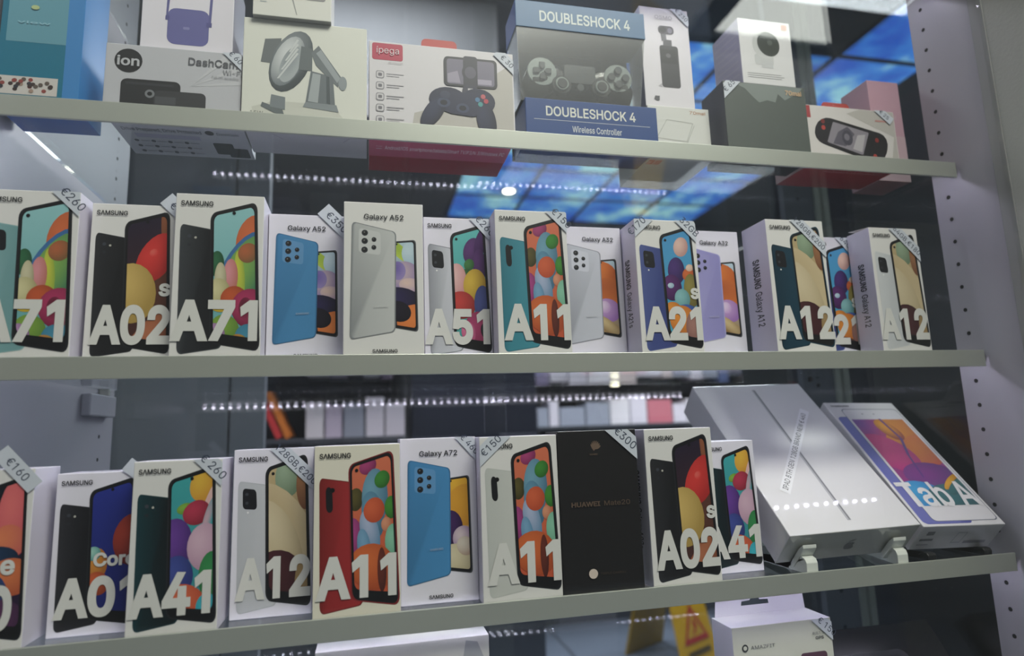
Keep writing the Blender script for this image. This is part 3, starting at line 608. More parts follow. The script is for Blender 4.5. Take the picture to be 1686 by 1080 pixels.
P = front(x0+.004, x1+.003, -.037, 0, .053, 2); P.text('DOUBLESHOCK 4', .15, .60, .235, '#d2d4cc', .68, .016); P.rect(.06, .49, .94, .503, '#b9bfc8'); P.text('Wireless Controller', .34, .235, .15, '#c9ced2', .375, .010); P.text('For PS4*,PSTV&PS Now*', .68, .05, .085, '#c9ced2', .28, .008); P.build_texts('lettering', t)
P = front(x0-.002, x1-.001, -.030, .1505, .1865, 2); P.text('DOUBLESHOCK 4', .18, .28, .40, '#c4ccc8', .70, .016); P.build_texts('header_lettering', t)
P = underside(x0+.004, x1+.003, -.037, .030, 0, 2); P.rect(.2, .62, .5, .64, '#4c639a'); P.build('underside_print', t)
# controller inside the pack
gc = thing('game_controller', 'black wireless game controller behind the clear window of the blue package', 'game controller', (.2640, .052, G1+.0532))
def ctrl_body():
    m = MB(); n, k = 40, 16; V = []
    for i in range(n+1):
        s = -1+2*i/n; x = .074*s; a = abs(s)
        topz = .066 - .030*max(0, a-.80)/.2*max(0, a-.8)/.2 - .003*math.cos(s*3.1416)*.5 - (.004 if a < .35 else 0)
        low = .030 - .022*max(0, min(1, (a-.38)/.32))
        low = low + .026*max(0, (a-.88)/.12)**1.5
        th = .013 + .004*max(0, min(1, (a-.3)/.3)) - .010*max(0, (a-.85)/.15)
        c = (topz+low)/2; hz = max(.004, (topz-low)/2)
        for j in range(k):
            t_ = 6.28319*j/k; ct, st = math.cos(t_), math.sin(t_)
            V.append((x, -th*math.copysign(abs(ct)**.7, ct), c+hz*math.copysign(abs(st)**.7, st)))
    F = [(i*k+j, (i+1)*k+j, (i+1)*k+(j+1) % k, i*k+(j+1) % k) for i in range(n) for j in range(k)]
    F += [list(range(k)), [n*k+j for j in range(k)][::-1]]
    m.add(V, F); return m
ctrl_body().build('body', mat('controller_black', '#141518', .25, 0, .5), gc, None, 0, True)
def puck(name, x, z, r, y0, y1, mt, par=None, k=20):
    m = MB(); m.disc((x, y0, z), (0, -1, 0), r, 0, k, y0-y1); return m.build(name, mt, par or gc, None, .0006)
STK = mat('stick_rubber', '#26282c', .55); BTN = mat('button_grey', '#4c5054', .3, 0, .6); PLATE = mat('silver_button_plate', '#9aa2a0', .3, .3)
for sx_ in (-1, 1):
    puck('button_plate', .0505*sx_, .049, .019, -.0150, -.0168, PLATE)
    puck('stick_ring', .0262*sx_, .0325, .0125, -.0120, -.0190, STK); puck('thumbstick', .0262*sx_, .0325, .0088, -.0190, -.0215, PLATE); puck('thumb_pad', .0262*sx_, .0325, .0065, -.0215, -.0225, STK)
for dx, dz in ((.0095, 0), (-.0095, 0), (0, .0095), (0, -.0095)):
    puck('button', .0505+dx, .049+dz, .0052, -.0165, -.0200, BTN)
    m = MB(); q = [(-.0035, .0115), (.0035, .0115), (.0035, .005), (0, .002), (-.0035, .005)]
    a = math.atan2(dx, dz)
    m.prism([(-.0505+p[0]*math.cos(a)+p[1]*math.sin(a), .049-p[0]*math.sin(a)+p[1]*math.cos(a)) for p in q], -.0168, -.0195, lambda p, a_: (p[0], a_, p[1])); m.build('direction_pad_key', BTN, gc, None, .0004)
m = MB(); m.prism(rrect(-.021, .038, .021, .063, .004), -.0122, -.0148, lambda p, a: (p[0], a, p[1])); m.build('touch_pad', mat('touch_pad_grey', '#3a3e42', .35), gc, None, .0005)
puck('home_button', 0, .0330, .005, -.0120, -.0150, BTN)
# small white box and gimbal camera box on it
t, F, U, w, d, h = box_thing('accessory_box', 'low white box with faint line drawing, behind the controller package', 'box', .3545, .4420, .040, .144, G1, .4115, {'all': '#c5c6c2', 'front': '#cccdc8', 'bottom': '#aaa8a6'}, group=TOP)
P = F()
for a, b in (((.12, .38), (.30, .74)), ((.30, .74), (.72, .70)), ((.72, .70), (.60, .34)), ((.60, .34), (.12, .38)), ((.56, .20), (.74, .66))): 
    dx, dy = b[0]-a[0], b[1]-a[1]; l = math.hypot(dx, dy); nx, ny = -dy/l*.005, dx/l*.006
    P.poly([(a[0]-nx, a[1]-ny), (b[0]-nx, b[1]-ny), (b[0]+nx, b[1]+ny), (a[0]+nx, a[1]+ny)], '#b0b2ac')
P.text('70mai', .68, .88, .06, '#b98a6a', .26, .01); P.text('S500', .55, .10, .03, '#a5a79f', None, .004); P.build('printed_picture', t)
P = U(); P.rect(.02, .80, .12, .93, '#b05058'); P.rect(.13, .80, .23, .93, '#b86a70'); P.text('IF', .03, .82, .06, '#d8c4c4', .05, .01); P.rect(.62, .2, .9, .24, '#8f8d8c'); P.build('underside_print', t)
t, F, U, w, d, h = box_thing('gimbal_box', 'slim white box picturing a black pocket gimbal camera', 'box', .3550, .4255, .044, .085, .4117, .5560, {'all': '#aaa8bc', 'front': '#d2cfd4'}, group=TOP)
P = F(); P.poly(rrect(.36, .20, .74, .62, .05, .03), '#3a3b40'); P.rect(.38, .44, .70, .58, '#2a2b30'); P.ell(.53, .52, .05, .022, '#5c5c62'); P.poly([(.44, .62), (.45, .68), (.62, .68), (.62, .62)], '#55555c'); P.poly([(.42, .66), (.40, .76), (.50, .80), (.52, .68)], '#6a6a72'); P.rr(.36, .735, .68, .82, .07, '#4c4b56'); P.ell(.46, .78, .07, .032, '#2c2b34'); P.ell(.60, .775, .05, .028, '#7a7688'); P.poly([(.28, .21), (.36, .20), (.36, .24)], '#b5b2b8'); P.poly([(.17, .075), (.20, .11), (.29, .11), (.28, .065), (.23, .06)], '#55565a'); P.build('printed_picture', t)
P = F(40); P.text('OSMO', .30, .885, .034, '#98959c', .36, .004); P.build_texts('lettering', t)
sticker(t, w, h, -d/2, 0, -w/2, [(.86, .945, .034, .012, -45, '€ 230')])
# dark dash cam box and white camera box on it
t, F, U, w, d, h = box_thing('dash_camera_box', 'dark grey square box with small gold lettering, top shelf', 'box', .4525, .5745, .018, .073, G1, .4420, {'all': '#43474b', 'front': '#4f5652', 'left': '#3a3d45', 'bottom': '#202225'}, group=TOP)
P = F(); pts = [(.10, .985), (.90, .985), (.70, .85)]+[(.66-.02*k, .78+.03*random.random()) for k in range(12)]+[(.26, .92)]
P.poly([(.12, .99), (.97, .99), (.93, .93), (.74, .80), (.66, .88), (.62, .76), (.52, .78), (.42, .74), (.36, .80), (.26, .92)], '#7d8682'); P.poly([(.15, .02), (.92, .02), (.84, .07), (.70, .06), (.55, .11), (.42, .09), (.30, .11)], '#3d4340'); P.build('printed_picture', t)
P = F(30); P.text('70mai', .75, .875, .065, '#cfae8a', .20, .015); P.build_texts('lettering', t)
sticker(t, w, h, -d/2, 0, -w/2, [(.065, .93, .042, .015, 45, '€ 65')])
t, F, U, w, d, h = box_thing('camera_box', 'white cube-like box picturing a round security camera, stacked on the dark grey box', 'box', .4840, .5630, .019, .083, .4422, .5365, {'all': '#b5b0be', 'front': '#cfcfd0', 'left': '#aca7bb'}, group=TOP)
P = F(); P.rr(.26, .30, .62, .47, .05, '#c2c4c4'); P.rect(.38, .26, .60, .38, '#bfc1c2'); P.ell(.49, .62, .25, .215, '#b8baba', 0, '#c9cbca'); P.ell(.55, .635, .215, .19, '#2a312c', -.2, '#363d38'); P.ell(.58, .66, .05, .045, '#4c544e'); P.rr(.83, .875, .94, .965, .02, '#c08a72')
for k in range(3): P.rect(.10, .16-.03*k, .74+.05*(k % 2), .166-.03*k, '#9c9c9e')
P.build('printed_picture', t)
P = leftside(-w/2, -d/2, d/2, 0, h, 2)
for k in range(9): P.poly([(.06+.1*k, .1), (.09+.1*k, .1), (.15+.1*k, .9), (.12+.1*k, .9)], '#b9b4c4')
P.build('side_print', t)
P = MB(); P.prism([(-.008, 0), (.010, 0), (.004, .008)], 0, .0006, lambda p, a: (p[0], a, p[1])); o = P.build('hang_tab', mat('board_white', '#d3cfca', .5), t); o.location = (-.026, -.02, h)
# handheld grip box, red package and pink box at the right end
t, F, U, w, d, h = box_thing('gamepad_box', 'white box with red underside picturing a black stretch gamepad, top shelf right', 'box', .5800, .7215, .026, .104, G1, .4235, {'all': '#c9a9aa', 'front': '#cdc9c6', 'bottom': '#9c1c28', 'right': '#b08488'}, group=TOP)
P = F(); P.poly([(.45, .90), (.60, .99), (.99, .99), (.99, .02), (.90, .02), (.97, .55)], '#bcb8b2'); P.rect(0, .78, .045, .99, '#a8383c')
f = bil(((.03, .40), (.80, .02), (.93, .56), (.14, .84)))
P.poly([f(p) for p in rrect(0, 0, 1, 1, .16, .45)], '#232226'); P.poly([f(p) for p in rrect(.20, .12, .70, .90, .02, .03)], '#8c8790'); P.poly([f(p) for p in [(.28, .14), (.45, .2), (.52, .7), (.40, .88), (.30, .6)]], '#5c5864'); P.ell(*f((.44, .5)), .06, .13, '#4a4854'); P.poly([f(p) for p in [(.55, .2), (.68, .2), (.66, .8), (.56, .7)]], '#b4b0b4'); P.ell(*f((.43, .52)), .03, .06, '#77737e')
for a, b, c in ((.10, .58, '#b2382e'), (.86, .22, '#b2382e'), (.83, .74, '#8a2a26'), (.07, .80, '#7a2624')): P.ell(*f((a, b)), .022, .04, c)
P.rect(.77, .80, .93, .83, '#c08a84'); P.build('printed_picture', t)
P = U(); P.text('Android/iOS/Switch/PC', .25, .68, .07, '#d09aa0', .7, .004); P.build('underside_print', t)
sticker(t, w, h, -d/2, 0, -w/2, [(.88, .93, .030, .012, -40, '€ 25')])
m = MB(); m.prism(rrect(-.023, 0, .023, .030, .006), 0, .0008, lambda p, a: (p[0], a, p[1])); o = m.build('hang_tab', mat('red_board', '#a8453f', .5), t); o.location = (.012, .0, h)
t, F, U, w, d, h = box_thing('accessory_box', 'pink and white box standing upright behind the stretch gamepad box', 'box', .7235, .7780, .066, .120, G1, .4960, {'all': '#b0909c', 'front': '#bf9aa6', 'bottom': '#8c5a60'}, group=TOP)
P = F(); P.rect(.0, .0, 1, .45, '#c9adb4'); P.rect(.1, .62, .8, .66, '#c9a9b2'); P.build('printed_picture', t)
# on the shelf above
t, F, U, w, d, h = box_thing('storage_box', 'dark grey box on the shelf above, only its underside showing', 'box', .0880, .2070, .022, .140, Z[0]-.0028, .70, {'all': '#3c3d42'})
P = U(); P.text('ELECTRO', .55, .06, .07, '#6a6b70', .42, .006); P.build('underside_print', t)

# ------------------------------------------------------------------ leaning tablet boxes and stand
def leaning(name, label, BL, u, v, W, L, T, cols, z=None):
    u = Vector(u).normalized(); v = Vector(v); v = (v-u*v.dot(u)).normalized(); n = u.cross(v)
    t = thing(name, label, 'tablet box', BL); t.rotation_euler = Matrix((u, v, n)).transposed().to_euler()
    carton('carton', 0, W, 0, L, -T, 0, cols, t, WRAP, .0012)
    return t
# local axes: x across, y up the face, z out of the face (carton sides: 'top' = printed face, 'front' = foot side)
t = leaning('tablet_box', 'white shrink-wrapped tablet box with thin grey pencil line, leaning on a white stand', (.4719, -.0005, -.1293), (.99995, -.004, .0096), (-.0034, .7264, .6873), .179, .269, .0495, {'all': '#c6c5c9', 'top': '#d3d2d6', 'front': '#b4b6b0'})
P = Print((0, 0, 0), (1, 0, 0), (0, 1, 0), .179, .269, 2)
def bar(P, a, b, wd_, col):
    ax, ay, bx_, by = a[0]*P.w, a[1]*P.h, b[0]*P.w, b[1]*P.h; dx, dy = bx_-ax, by-ay; l = math.hypot(dx, dy); nx, ny = -dy/l*wd_/2, dx/l*wd_/2
    P.poly([((ax-nx)/P.w, (ay-ny)/P.h), ((bx_-nx)/P.w, (by-ny)/P.h), ((bx_+nx)/P.w, (by+ny)/P.h), ((ax+nx)/P.w, (ay+ny)/P.h)], col)
bar(P, (.525, .955), (.500, .055), .0052, '#9c9ca2'); bar(P, (.530, .95), (.506, .06), .0018, '#77787e'); bar(P, (.517, .95), (.493, .06), .0012, '#b4b4ba')
P.build('printed_picture', t, WRAPINK)
P = Print((0, 0, 0), (1, 0, 0), (0, 1, 0), .179, .269, 12)
bar(P, (.175, .235), (.845, .775), .013, '#dddde2'); ang = math.atan2((.775-.235)*.269, (.845-.175)*.179)
P.text('IPAD 8TH GEN 128GB BRAND NEW € 460', .205, .242, .0245, '#34363c', .97, .004, ang); P.build('price_sticker', t, STICK)
P = Print((0, 0, -.0495), (1, 0, 0), (0, 0, 1), .179, .0495, 2)
P.ell(.50, .43, .030, .13, '#77797a'); P.ell(.52, .43, .030, .13, '#77797a'); P.ell(.548, .46, .012, .06, '#b4b6b0'); P.ell(.515, .63, .010, .05, '#77797a', -.5); P.build('foot_print', t, WRAPINK)
t = leaning('tablet_box', 'white tablet box with colourful pink and orange screen, leaning against the right wall', (.6577, .0021, -.1313), (.9986, -.0441, -.0297), (.0525, .7261, .6856), .1170, .2300, .0440, {'all': '#c9c7cc', 'top': '#d2d0d4', 'front': '#c4c4c4'})
P = Print((0, 0, 0), (1, 0, 0), (0, 1, 0), .117, .230, 2)
P.poly(rrect(.045, .015, .62, .86, .04, .02), '#4c5096'); P.poly(rrect(.03, .02, .5, .855, .04, .02), '#6468ac')
P.poly(rrect(.165, .030, .965, .935, .05, .026), '#52566c'); P.poly(rrect(.172, .034, .957, .930, .05, .026), '#d2d0d6')
sq = lambda p: (.205+.72*p[0], .135+.70*p[1]); cl = [(0, 0), (1, 0), (1, 1), (0, 1)]
balls(('#8a2a74', '#8c4484'), (.70, .82, .50, .27, '#d0862a', '#b4622c', .3), (.85, .60, .42, .18, '#cf7a34', '#b0503c', .2), (.15, .92, .34, .2, '#74489a', '#a83878'), (.22, .58, .42, .22, '#c83f80', '#a83074', -.2), (.55, .86, .2, .12, '#e09a24', '#8c3a30', -.4), (.60, .30, .50, .16, '#7c3a84', '#523472'), (.15, .10, .42, .16, '#3a9ad0', '#2a70b0'), (.72, .08, .5, .14, '#2f6a70', '#234c54'), (.82, .24, .22, .035, '#d8a022', '#b0781c', .35), (.9, .2, .3, .05, '#2f6a6c', '#234c54', .3))(P, sq, cl)
bar(P, (.60, .84), (.66, .66), .004, '#6c3a74'); bar(P, (.66, .66), (.56, .52), .004, '#5c3a80'); bar(P, (.56, .52), (.50, .34), .003, '#5c3a80')
for a in (.42, .58): P.ell(a, .885, .012, .006, '#8c8c94')
P.build('printed_picture', t, WRAPINK)
P = Print((0, 0, 0), (1, 0, 0), (0, 1, 0), .117, .230, 30); P.text('Tab A', .055, .135, .175, '#dad8dc', .89, .016); P.text('SΛMSUNG', .06, .955, .014, '#3c3d44', .26, .03); P.build_texts('lettering', t, WRAPINK)
P = Print((0, 0, -.044), (1, 0, 0), (0, 0, 1), .117, .044, 2); P.rect(.10, .62, .19, .78, '#6c6c70'); P.rect(.06, .38, .22, .48, '#5c5c60'); P.rect(.06, .2, .2, .24, '#8a8a8e'); P.rect(.62, .22, .90, .34, '#87878c'); P.poly([(.46, .25), (.58, .25), (.60, .72), (.48, .72)], '#a0a0a4'); P.poly([(.475, .3), (.57, .3), (.585, .68), (.49, .68)], '#c4c4c4'); P.build('foot_print', t, WRAPINK)
STANDW = mat('white_stand_plastic', '#cfd3cd', .35)
zs = Z[3]-.0029
def stand(name, label, x, mt, hgt, dx=0.0):
    """rocker-shaped foot: lip in front, sloped arm under the box, running back along the shelf"""
    t = thing(name, label, 'stand', (x, .08, zs))
    def side(pts, a, b, nm):
        m = MB(); m.prism(pts, a, b, lambda p, q: (q+dx*p[0], p[0], p[1])); return m.build(nm, mt, t, None, .0008)
    foot = [(-.076, 0), (-.076, .0120), (-.0735, .0160), (-.069, .0180), (-.062, .0175), (-.0555, .0145), (-.046, .0065), (.05, .004), (.06, 0)]
    side(foot, -.009, .009, 'foot')
    return t
def stand_arm(t, x0, x1, mt):
    m = MB(); q = []
    m.prism([(0, 0), (.004, .0085), (.0105, .0125), (.0165, .0125), (.0215, .0105), (.0215, 0)], x0, x1, lambda p, a: (a, p[0], p[1])); return m.build('front_lip', mt, t, None, .001)
st = thing('tablet_stand', 'white plastic stand with two feet under the leaning pencil-line tablet box', 'stand', (.56, .08, zs))
for xx, sk in ((.500, .0), (.624, .30)):
    m = MB(); pts = [(-.076, 0), (-.0765, .012), (-.074, .0165), (-.068, .0185), (-.060, .0175), (-.050, .0080), (-.040, .0010), (.05, .0010), (.05, 0)]
    m.prism([(p[0], p[1]) for p in pts], xx-.56-.0075, xx-.56+.0075, lambda p, a, sk=sk: (a+sk*(p[0]+.076)*.8, p[0], p[1])); m.build('foot', STANDW, st, None, .0007)
    n = Vector((0, -.687, .727)); v = Vector((0, .7264, .6873))
    m = MB(); base = Vector((0, -.0014-.08, -.1300-zs)); 
    arc = [(-.002, -.046), (-.0025, -.026), (-.0045, -.018), (-.0075, -.012), (-.0055, -.046)]
    arc = [(-.0006, -.048), (-.0006, -.022), (-.0030, -.0125), (-.0058, -.0155), (-.0070, -.028), (-.0066, -.048)]
    m.prism([(base.y+v.y*p[0]+n.y*p[1], base.z+v.z*p[0]+n.z*p[1]) for p in arc], xx-.56-.009, xx-.56+.009, lambda p, a: (a, p[0], p[1])); m.build('support_arm', STANDW, st, None, .0006)
def strut(st, x0, x1, by, bz, vy, vz, s0, yf, mt):
    oy, oz = st.location.y, st.location.z
    y1, z1 = by+vy*s0+.0016, bz+vz*s0-.0016; y0_, z0_ = by+vy*(s0-.05)+.0016, bz+vz*(s0-.05)-.0016
    m = MB(); m.prism([(y0_-oy, z0_-oz), (y1-oy, z1-oz), (yf-oy, 0.0003), (yf-.010-oy, 0.0003), (y0_+.012-oy, z0_-.004-oz)], x0, x1, lambda p, a: (a, p[0], p[1])); m.build('back_strut', mt, st, None, .0004)
strut(st, -.025, .025, .0330, -.1657, .7264, .6873, .17, .185, STANDW)
st = thing('tablet_stand', 'black plastic stand under the colourful tablet box at the right end', 'stand', (.72, .08, zs))
for xx in (.674, .758):
    m = MB(); pts = [(-.068, 0), (-.0685, .006), (-.066, .0085), (-.060, .0090), (-.052, .0050), (-.046, .0010), (.05, .0010), (.05, 0)]
    m.prism(pts, xx-.72-.006, xx-.72+.006, lambda p, a: (a, p[0], p[1])); m.build('foot', BLACKP, st, None, .0007)
    m = MB(); m.prism([(-.0500, .002), (-.050, .0015), (.004, .0015), (.0045, .0100)] if False else [(-.049, .0010), (-.040, .0005), (.02, .0005), (.02, .0010)], xx-.72-.006, xx-.72+.006, lambda p, a: (a, p[0], p[1])); m.build('base_bar', BLACKP, st)

strut(st, -.02, .02, .0305, -.1660, .7261, .6856, .15, .170, BLACKP)

# ------------------------------------------------------------------ lowest shelf goods (tops only in view)
G4 = Z[4]-.0028
t, F, U, w, d, h = box_thing('gadget_box', 'white box below the lower shelf with brightly lit top edge', 'box', -.0475, .1235, .018, .075, G4, -.2050, {'all': '#d0d0cc'})
P = F(); P.poly([(.84, .90), (.86, .985), (.93, .975), (.97, .90), (.95, .82), (.9, .86)], '#a9abb0'); P.build('printed_picture', t)
t, F, U, w, d, h = box_thing('smartwatch_box', 'white smartwatch box with hang tab and price sticker under the lower shelf', 'box', .4060, .5360, .030, .074, G4, -.2300, {'all': '#cfccd6', 'front': '#cccdc2'})
P = F(); P.rr(.66, .56, .93, .82, .03, '#5c3a4c'); P.rr(.68, .2, .95, .78, .06, '#a89aa0'); P.build('printed_picture', t)
P = F(20); P.ell(.115, .885, .030, .021, '#3c3e40'); P.ell(.115, .885, .018, .0115, '#cccdc2'); P.text('AMAZFIT', .17, .875, .019, '#77797a', .24, .004); P.text('BUILT-IN', .80, .915, .014, '#77797a', .13, .006); P.text('GPS', .825, .888, .017, '#4a4c4e', .085, .015); P.build_texts('lettering', t)
sticker(t, w, h, -d/2, 0, -w/2, [(.95, .955, .052, .015, -42, '€ 150')])
m = MB(); m.prism([(-.061, 0), (.063, 0), (.0605, .0235), (.052, .030), (-.050, .030), (-.0585, .022)], 0, .0009, lambda p, a: (p[0], a, p[1]), 0)
m.prism([(-.025, .0105), (-.024, .0152), (-.013, .0160), (-.0095, .0205), (-.003, .0205), (.001, .0160), (.012, .0155), (.013, .0105)], -.0002, .0000, lambda p, a: (p[0], a, p[1]), 1)
o = m.build('hang_tab', [mat('hang_tab_white', '#cfccd6', .45), mat('hang_slot_dark', '#2a3438', .7)], t); o.location = (0, .0205, h)
# glossy black box leaning back
t = leaning('electronics_box', 'glossy black box leaning back beside the smartwatch box', (.548, .024, -.4075), (1, 0, 0), (0, .62, .78), .215, .165, .03, {'all': '#17171a', 'top': '#1a1a1d'})
t['category'] = 'box'; t.children[0].data.materials[0] = mat('x', '#fff') if False else vcmat('dark_gloss_board', .25)
P = Print((0, 0, 0), (1, 0, 0), (0, 1, 0), .215, .165, 2); P.poly(rrect(.06, .05, .72, .80, .06, .08), '#2c2c32'); P.poly(rrect(.09, .09, .69, .76, .05, .07), '#0d0d10'); P.build('printed_picture', t, WRAPINK)

# ------------------------------------------------------------------ shop interior behind the glass doors
m = MB(); m.box((-4, -4, -1.14), (6, 3.8, -1.1)); 
FL = mat('shop_floor_tiles', '#5a6472', .35); S(m.build('floor', FL))
n = FL.node_tree.nodes; bt = n.new('ShaderNodeTexBrick'); bt.inputs['Color1'].default_value = (*C('#5a6472'), 1); bt.inputs['Color2'].default_value = (*C('#626c7c'), 1); bt.inputs['Mortar'].default_value = (*C('#3a4048'), 1)
bt.inputs['Scale'].default_value = 2.0; bt.offset = 0; bt.inputs['Brick Width'].default_value = 1; bt.inputs['Row Height'].default_value = 1; bt.inputs['Mortar Size'].default_value = .015
gc_ = n.new('ShaderNodeTexCoord'); FL.node_tree.links.new(gc_.outputs['Object'], bt.inputs['Vector']); FL.node_tree.links.new(bt.outputs['Color'], n['Principled BSDF'].inputs['Base Color'])
DARKW = mat('shop_wall_slate', '#3f444c', .7); GREYW = mat('partition_grey', '#6a717c', .5); LTG = mat('bulkhead_grey', '#9b9ca2', .6); CEIL = mat('ceiling_dark', '#50555c', .8)
m = MB(); m.box((-4, 3.7, -1.1), (6, 3.8, 1.55)); S(m.build('wall_back', DARKW))
m = MB(); m.box((5.4, .5, -1.1), (5.5, 3.7, 1.55)); S(m.build('wall_shop_right', DARKW))
m = MB(); m.box((-1.6, .5, -1.1), (-1.5, 3.7, 1.55)); S(m.build('wall_shop_left', GREYW))
m = MB(); m.box((-1.6, .46, 1.53), (5.5, 3.8, 1.58)); S(m.build('ceiling', CEIL))
m = MB(); m.box((-1.5, 1.38, 1.06), (.46, 1.46, 1.53)); S(m.build('wall_bulkhead', LTG))
m = MB(); m.box((-1.2, .74, -1.1), (-.275, .78, 1.53)); m.box((-.272, .745, -1.1), (-.205, .775, 1.53)); S(m.build('wall_partition', GREYW, None, None, .002))
# sky ceiling panels
SKY = bpy.data.materials.new('backlit_sky'); SKY.use_nodes = True; n = SKY.node_tree.nodes; n.clear(); ln = SKY.node_tree.links
o_ = n.new('ShaderNodeOutputMaterial'); em = n.new('ShaderNodeEmission'); nz = n.new('ShaderNodeTexNoise'); cr = n.new('ShaderNodeValToRGB'); g_ = n.new('ShaderNodeNewGeometry')
nz.inputs['Scale'].default_value = 3.6; nz.inputs['Detail'].default_value = 3; nz.inputs['Roughness'].default_value = .55
ln.new(g_.outputs['Position'], nz.inputs['Vector']); ln.new(nz.outputs[0], cr.inputs[0]); ln.new(cr.outputs[0], em.inputs[0]); ln.new(em.outputs[0], o_.inputs[0])
cr.color_ramp.elements[0].position = .38; cr.color_ramp.elements[0].color = (*C('#3465cc'), 1); cr.color_ramp.elements[1].position = .62; cr.color_ramp.elements[1].color = (*C('#a8e0ee'), 1)
e = cr.color_ramp.elements.new(.5); e.color = (*C('#4a8ee4'), 1); em.inputs[1].default_value = 1.0
FRAME = mat('panel_frame_dark', '#3a4450', .6)
proto = None
for i in range(4):
    for j in (range(-2, 5) if i == 3 else range(5)):
        x0, y0 = .55+i*.463, 1.44+j*.445
        if proto is None:
            t = thing('sky_ceiling_panel', 'backlit blue cloud ceiling panel in the shop, one of a grid of identical panels', 'ceiling panel', (0, 0, 0), 'backlit sky ceiling panels')
            m = MB(); m.box((.012, .012, -.004), (.451, .433, 0)); m.build('lit_sheet', SKY, t)
            m = MB()
            for a, b in (((0, 0), (.463, .012)), ((0, .433), (.463, .445)), ((0, .012), (.012, .433)), ((.451, .012), (.463, .433))): m.box((*a, -.008), (*b, 0.004))
            m.build('panel_frame', FRAME, t); proto = t
        else:
            t = proto.copy(); COL.objects.link(t)
            for ch in proto.children: c = ch.copy(); COL.objects.link(c); c.parent = t
        t.location = (x0, y0, 1.524)
# ceiling lights
def lamp(name, label, x, y, z, r, col, st_):
    t = thing(name, label, 'ceiling light', (x, y, z)); m = MB(); m.disc((0, 0, 0), (0, 0, -1), r, 0, 24, .004); m.build('lamp_lens', mat(name+col, '#ffffff', emit=col, estr=st_), t)
    m = MB(); k = 24
    m.add([(rr*math.cos(6.28319*i/k), rr*math.sin(6.28319*i/k), zz) for rr, zz in ((r+.001, -.002), (r+.02, -.002), (r+.02, .004), (r+.001, .004)) for i in range(k)],
          [(a*k+i, a*k+(i+1) % k, ((a+1) % 4)*k+(i+1) % k, ((a+1) % 4)*k+i) for a in range(4) for i in range(k)]); m.build('lamp_rim', ALU, t)
    return t
lamp('downlight', 'round white downlight in the blue sky ceiling of the shop', .888, 3.117, 1.514, .035, '#fff8ea', 14)
# wide lit ceiling panel on the street side, mirrored in the window pane
t = thing('ceiling_light_panel', 'large white lit ceiling panel with dark frame mirrored at the top right of the window', 'ceiling light', (1.5, -.94, 1.5))
m = MB(); m.box((-.20, -.53, 0), (.425, .53, .01)); m.build('lit_sheet', mat('lit_panel_white', '#ffffff', emit='#f2f7f0', estr=6.0), t)
m = MB()
for a, b in (((-.30, -.63), (.525, -.53)), ((-.30, .53), (.525, .63)), ((-.30, -.53), (-.20, .53)), ((.425, -.53), (.525, .53))): m.box((*a, -.015), (*b, .02))
m.build('panel_frame', FRAME, t)
# blurred shelving with goods
RACK = mat('rack_dark', '#3c4048', .5)
def board(label, x0, x1, y0, y1, z):
    t = thing('shelf_board', label, 'shelf', ((x0+x1)/2, (y0+y1)/2, z-.02), 'shelf boards in the shop')
    m = MB(); m.box((-(x1-x0)/2, -(y1-y0)/2, 0), ((x1-x0)/2, (y1-y0)/2, .0195)); m.build('board', RACK, t, None, .002)
    for q in (-.42, .42):
        m = MB(); x = q*(x1-x0); m.prism([(-(y1-y0)/2+.03, 0), ((y1-y0)/2, 0), ((y1-y0)/2, -.08)], x-.006, x+.006, lambda p, a_: (a_, p[0], p[1])); m.build('bracket', RACK, t)
for zz, wd_ in ((-.2, 'lowest'), (.0, 'middle'), (.30, 'upper')): board('dark shelf board in the shop behind the left phone boxes, %s of three' % wd_, -.42, .16, 2.0, 2.3, zz)
for zz, wd_ in ((-.25, 'lowest'), (.02, 'middle'), (.30, 'upper')): board('dark shelf board in the shop behind the right phone boxes, %s of three' % wd_, .80, 2.7, 2.75, 3.05, zz)
m = MB(); m.box((-.44, 2.301, -1.1), (.18, 2.33, .75)); S(m.build('wall_left_shelving', DARKW))
m = MB(); m.box((.78, 3.051, -1.1), (2.72, 3.08, .75)); S(m.build('wall_right_shelving', DARKW))
pal = ['#c9bfd2', '#d8d4de', '#b7a6bc', '#e2dfe4', '#8f86a4', '#c2707c', '#5c6a94', '#9aa0ae', '#d6c8c4', '#3c4258']
gm = [mat('goods_board_%s' % c[1:], c, .5) for c in pal]
base = MB(); base.box((-.5, -.5, 0), (.5, .5, 1)); 
first = {}
def goods(x, y, z, w, d, h, ci, label, group, rot=0):
    key = ci
    if key not in first:
        o = base.build('goods_box', gm[ci]); first[key] = o
    else:
        o = first[key].copy(); COL.objects.link(o)
    o.location = (x, y, z); o.scale = (w, d, h); o.rotation_euler = (0, rot, 0); tag(o, label, 'box', group); return o
words = {0: 'lilac', 1: 'white', 2: 'mauve', 3: 'white', 4: 'violet grey', 5: 'rose', 6: 'blue', 7: 'grey', 8: 'cream', 9: 'navy'}
for zz in (-.25, .02, .30):
    x = .86
    while x < 2.6:
        w_ = random.uniform(.06, .16); ci = random.choice([0, 1, 1, 2, 3, 3, 4, 5, 6, 7, 8, 9]); hh = random.uniform(.10, .17) if zz < .1 else random.uniform(.10, .22)
        goods(x+w_/2, 2.88, zz, w_-.01, .16, hh, ci, 'blurred %s goods box among similar ones on the shop shelving at right' % words[ci], '%s goods boxes on the right shop shelving' % words[ci]); x += w_
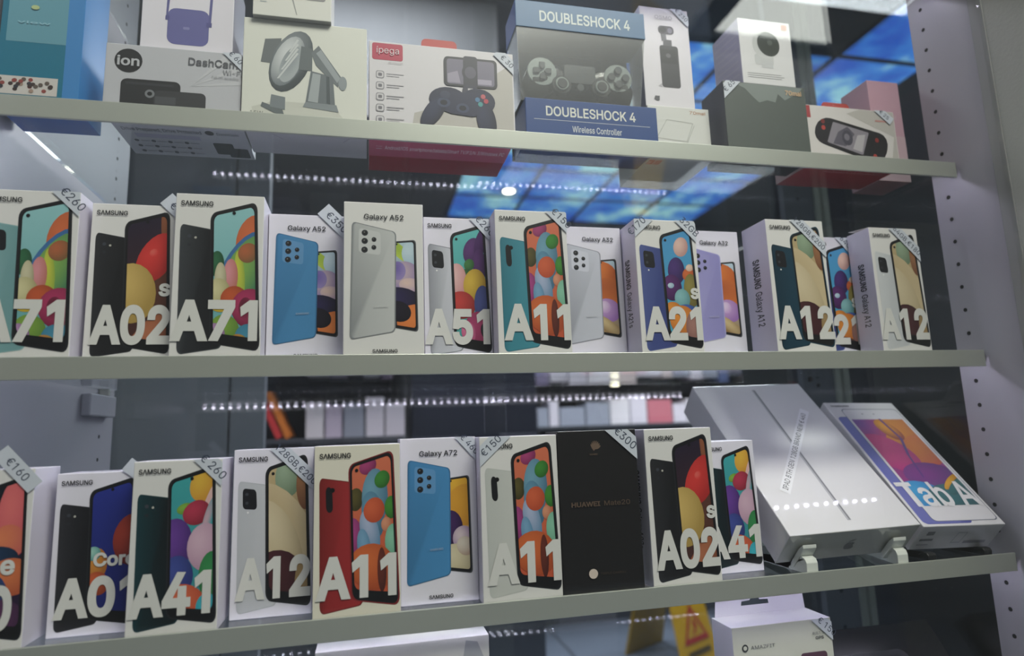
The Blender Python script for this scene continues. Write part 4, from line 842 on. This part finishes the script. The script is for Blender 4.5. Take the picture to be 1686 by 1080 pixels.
for zz in (-.2, .0, .30):
    x = -.24
    while x < .10:
        w_ = random.uniform(.05, .09); ci = random.choice([0, 1, 3, 3, 2, 7]); hh = random.uniform(.09, .11) if zz < -.1 else random.uniform(.13, .20)
        goods(x+w_/2, 2.14, zz, w_-.008, .16, hh, ci, 'blurred %s goods box among similar ones on the shop shelving at left' % words[ci], '%s goods boxes on the left shop shelving' % words[ci]); x += w_
RD, ORG = mat('folder_red', '#c83a3c', .5), mat('folder_orange', '#d0782c', .5)
for k, (xx, mt, lb) in enumerate(((-.335, RD, 'red folder leaning on the left shop shelving'), (-.300, ORG, 'orange folder leaning on the left shop shelving'))):
    m = MB(); m.box((-.012, -.08, 0), (.012, .08, .20)); o = m.build('folder', mt, None, (xx-.02, 2.12, .001+.012*0)); o.rotation_euler = (0, -.42, 0); o.location = (xx+.0, 2.12, .0065); tag(o, lb, 'folder')
m = MB(); m.box((.19, 2.1, -1.1), (.74, 2.6, .95)); o = m.build('tall_cabinet', mat('cabinet_navy', '#1c2230', .35)); tag(o, 'tall dark navy cabinet standing between the two shop shelvings', 'cabinet')
m = MB(); m.box((0, 0, 0), (1.26, .35, 1.64)); t = thing('display_cabinet', 'tall near-black cabinet standing in the shop beyond the right glass side', 'cabinet', (1.14, .76, -1.1))
m.build('body', mat('cabinet_black', '#14181b', .3), t, None, .004)
for k in range(2):
    m = MB(); m.box((.02+.615*k, -.018, .06), (.625+.615*k, -.0005, 1.60)); o = m.build('door', mat('cabinet_black', '#14181b'), t, None, .003)
    m = MB(); m.box((.575+.09*k, -.040, .75), (.590+.09*k, -.0182, .95)); m.build('handle', ALU, o, None, .003)
m = MB(); m.box((-.018, -.015, 0), (.018, .015, .13)); o = m.build('light_tube', mat('tube_light', '#fffbe0', emit='#fff6d8', estr=3.5), None, (1.375, 2.735, .235)); tag(o, 'short upright glowing light tube on the front of the shop shelving', 'lamp')
# wet floor sign
t = thing('floor_sign', 'yellow folding wet floor sign with red triangle on the shop floor', 'sign', (1.45, 2.40, -1.1), None, (0, 0, .50))
YEL = mat('sign_yellow', '#b08c10', .45)
for s_ in (-1, 1):
    m = MB()
    m.add([(x*a, s_*(b+c), z) for c in (0, .012) for x in (-1, 1) for a, b, z in ((.15, .16, 0), (.11, .015, .60))], [(0, 1, 3, 2), (4, 6, 7, 5), (0, 2, 6, 4), (1, 5, 7, 3), (0, 4, 5, 1), (2, 3, 7, 6)])
    m.build('panel', YEL, t, None, .003)
m = MB(); m.box((-.06, -.03, .60), (.06, .03, .625)); m.build('top_handle', YEL, t, None, .004)
P = Print((-.15, -.1735, 0), (1, 0, 0), (0, .23, .973), .30, .61, 8)
P.poly([(.16, .16), (.84, .16), (.5, .44)], '#9c2018'); P.poly([(.27, .20), (.73, .20), (.5, .375)], '#b08c10'); P.poly([(.42, .215), (.50, .22), (.58, .27), (.53, .325), (.47, .30), (.50, .26)], '#9c2018'); P.rect(.2, .07, .8, .11, '#4a3c10'); P.build('warning_print', t)
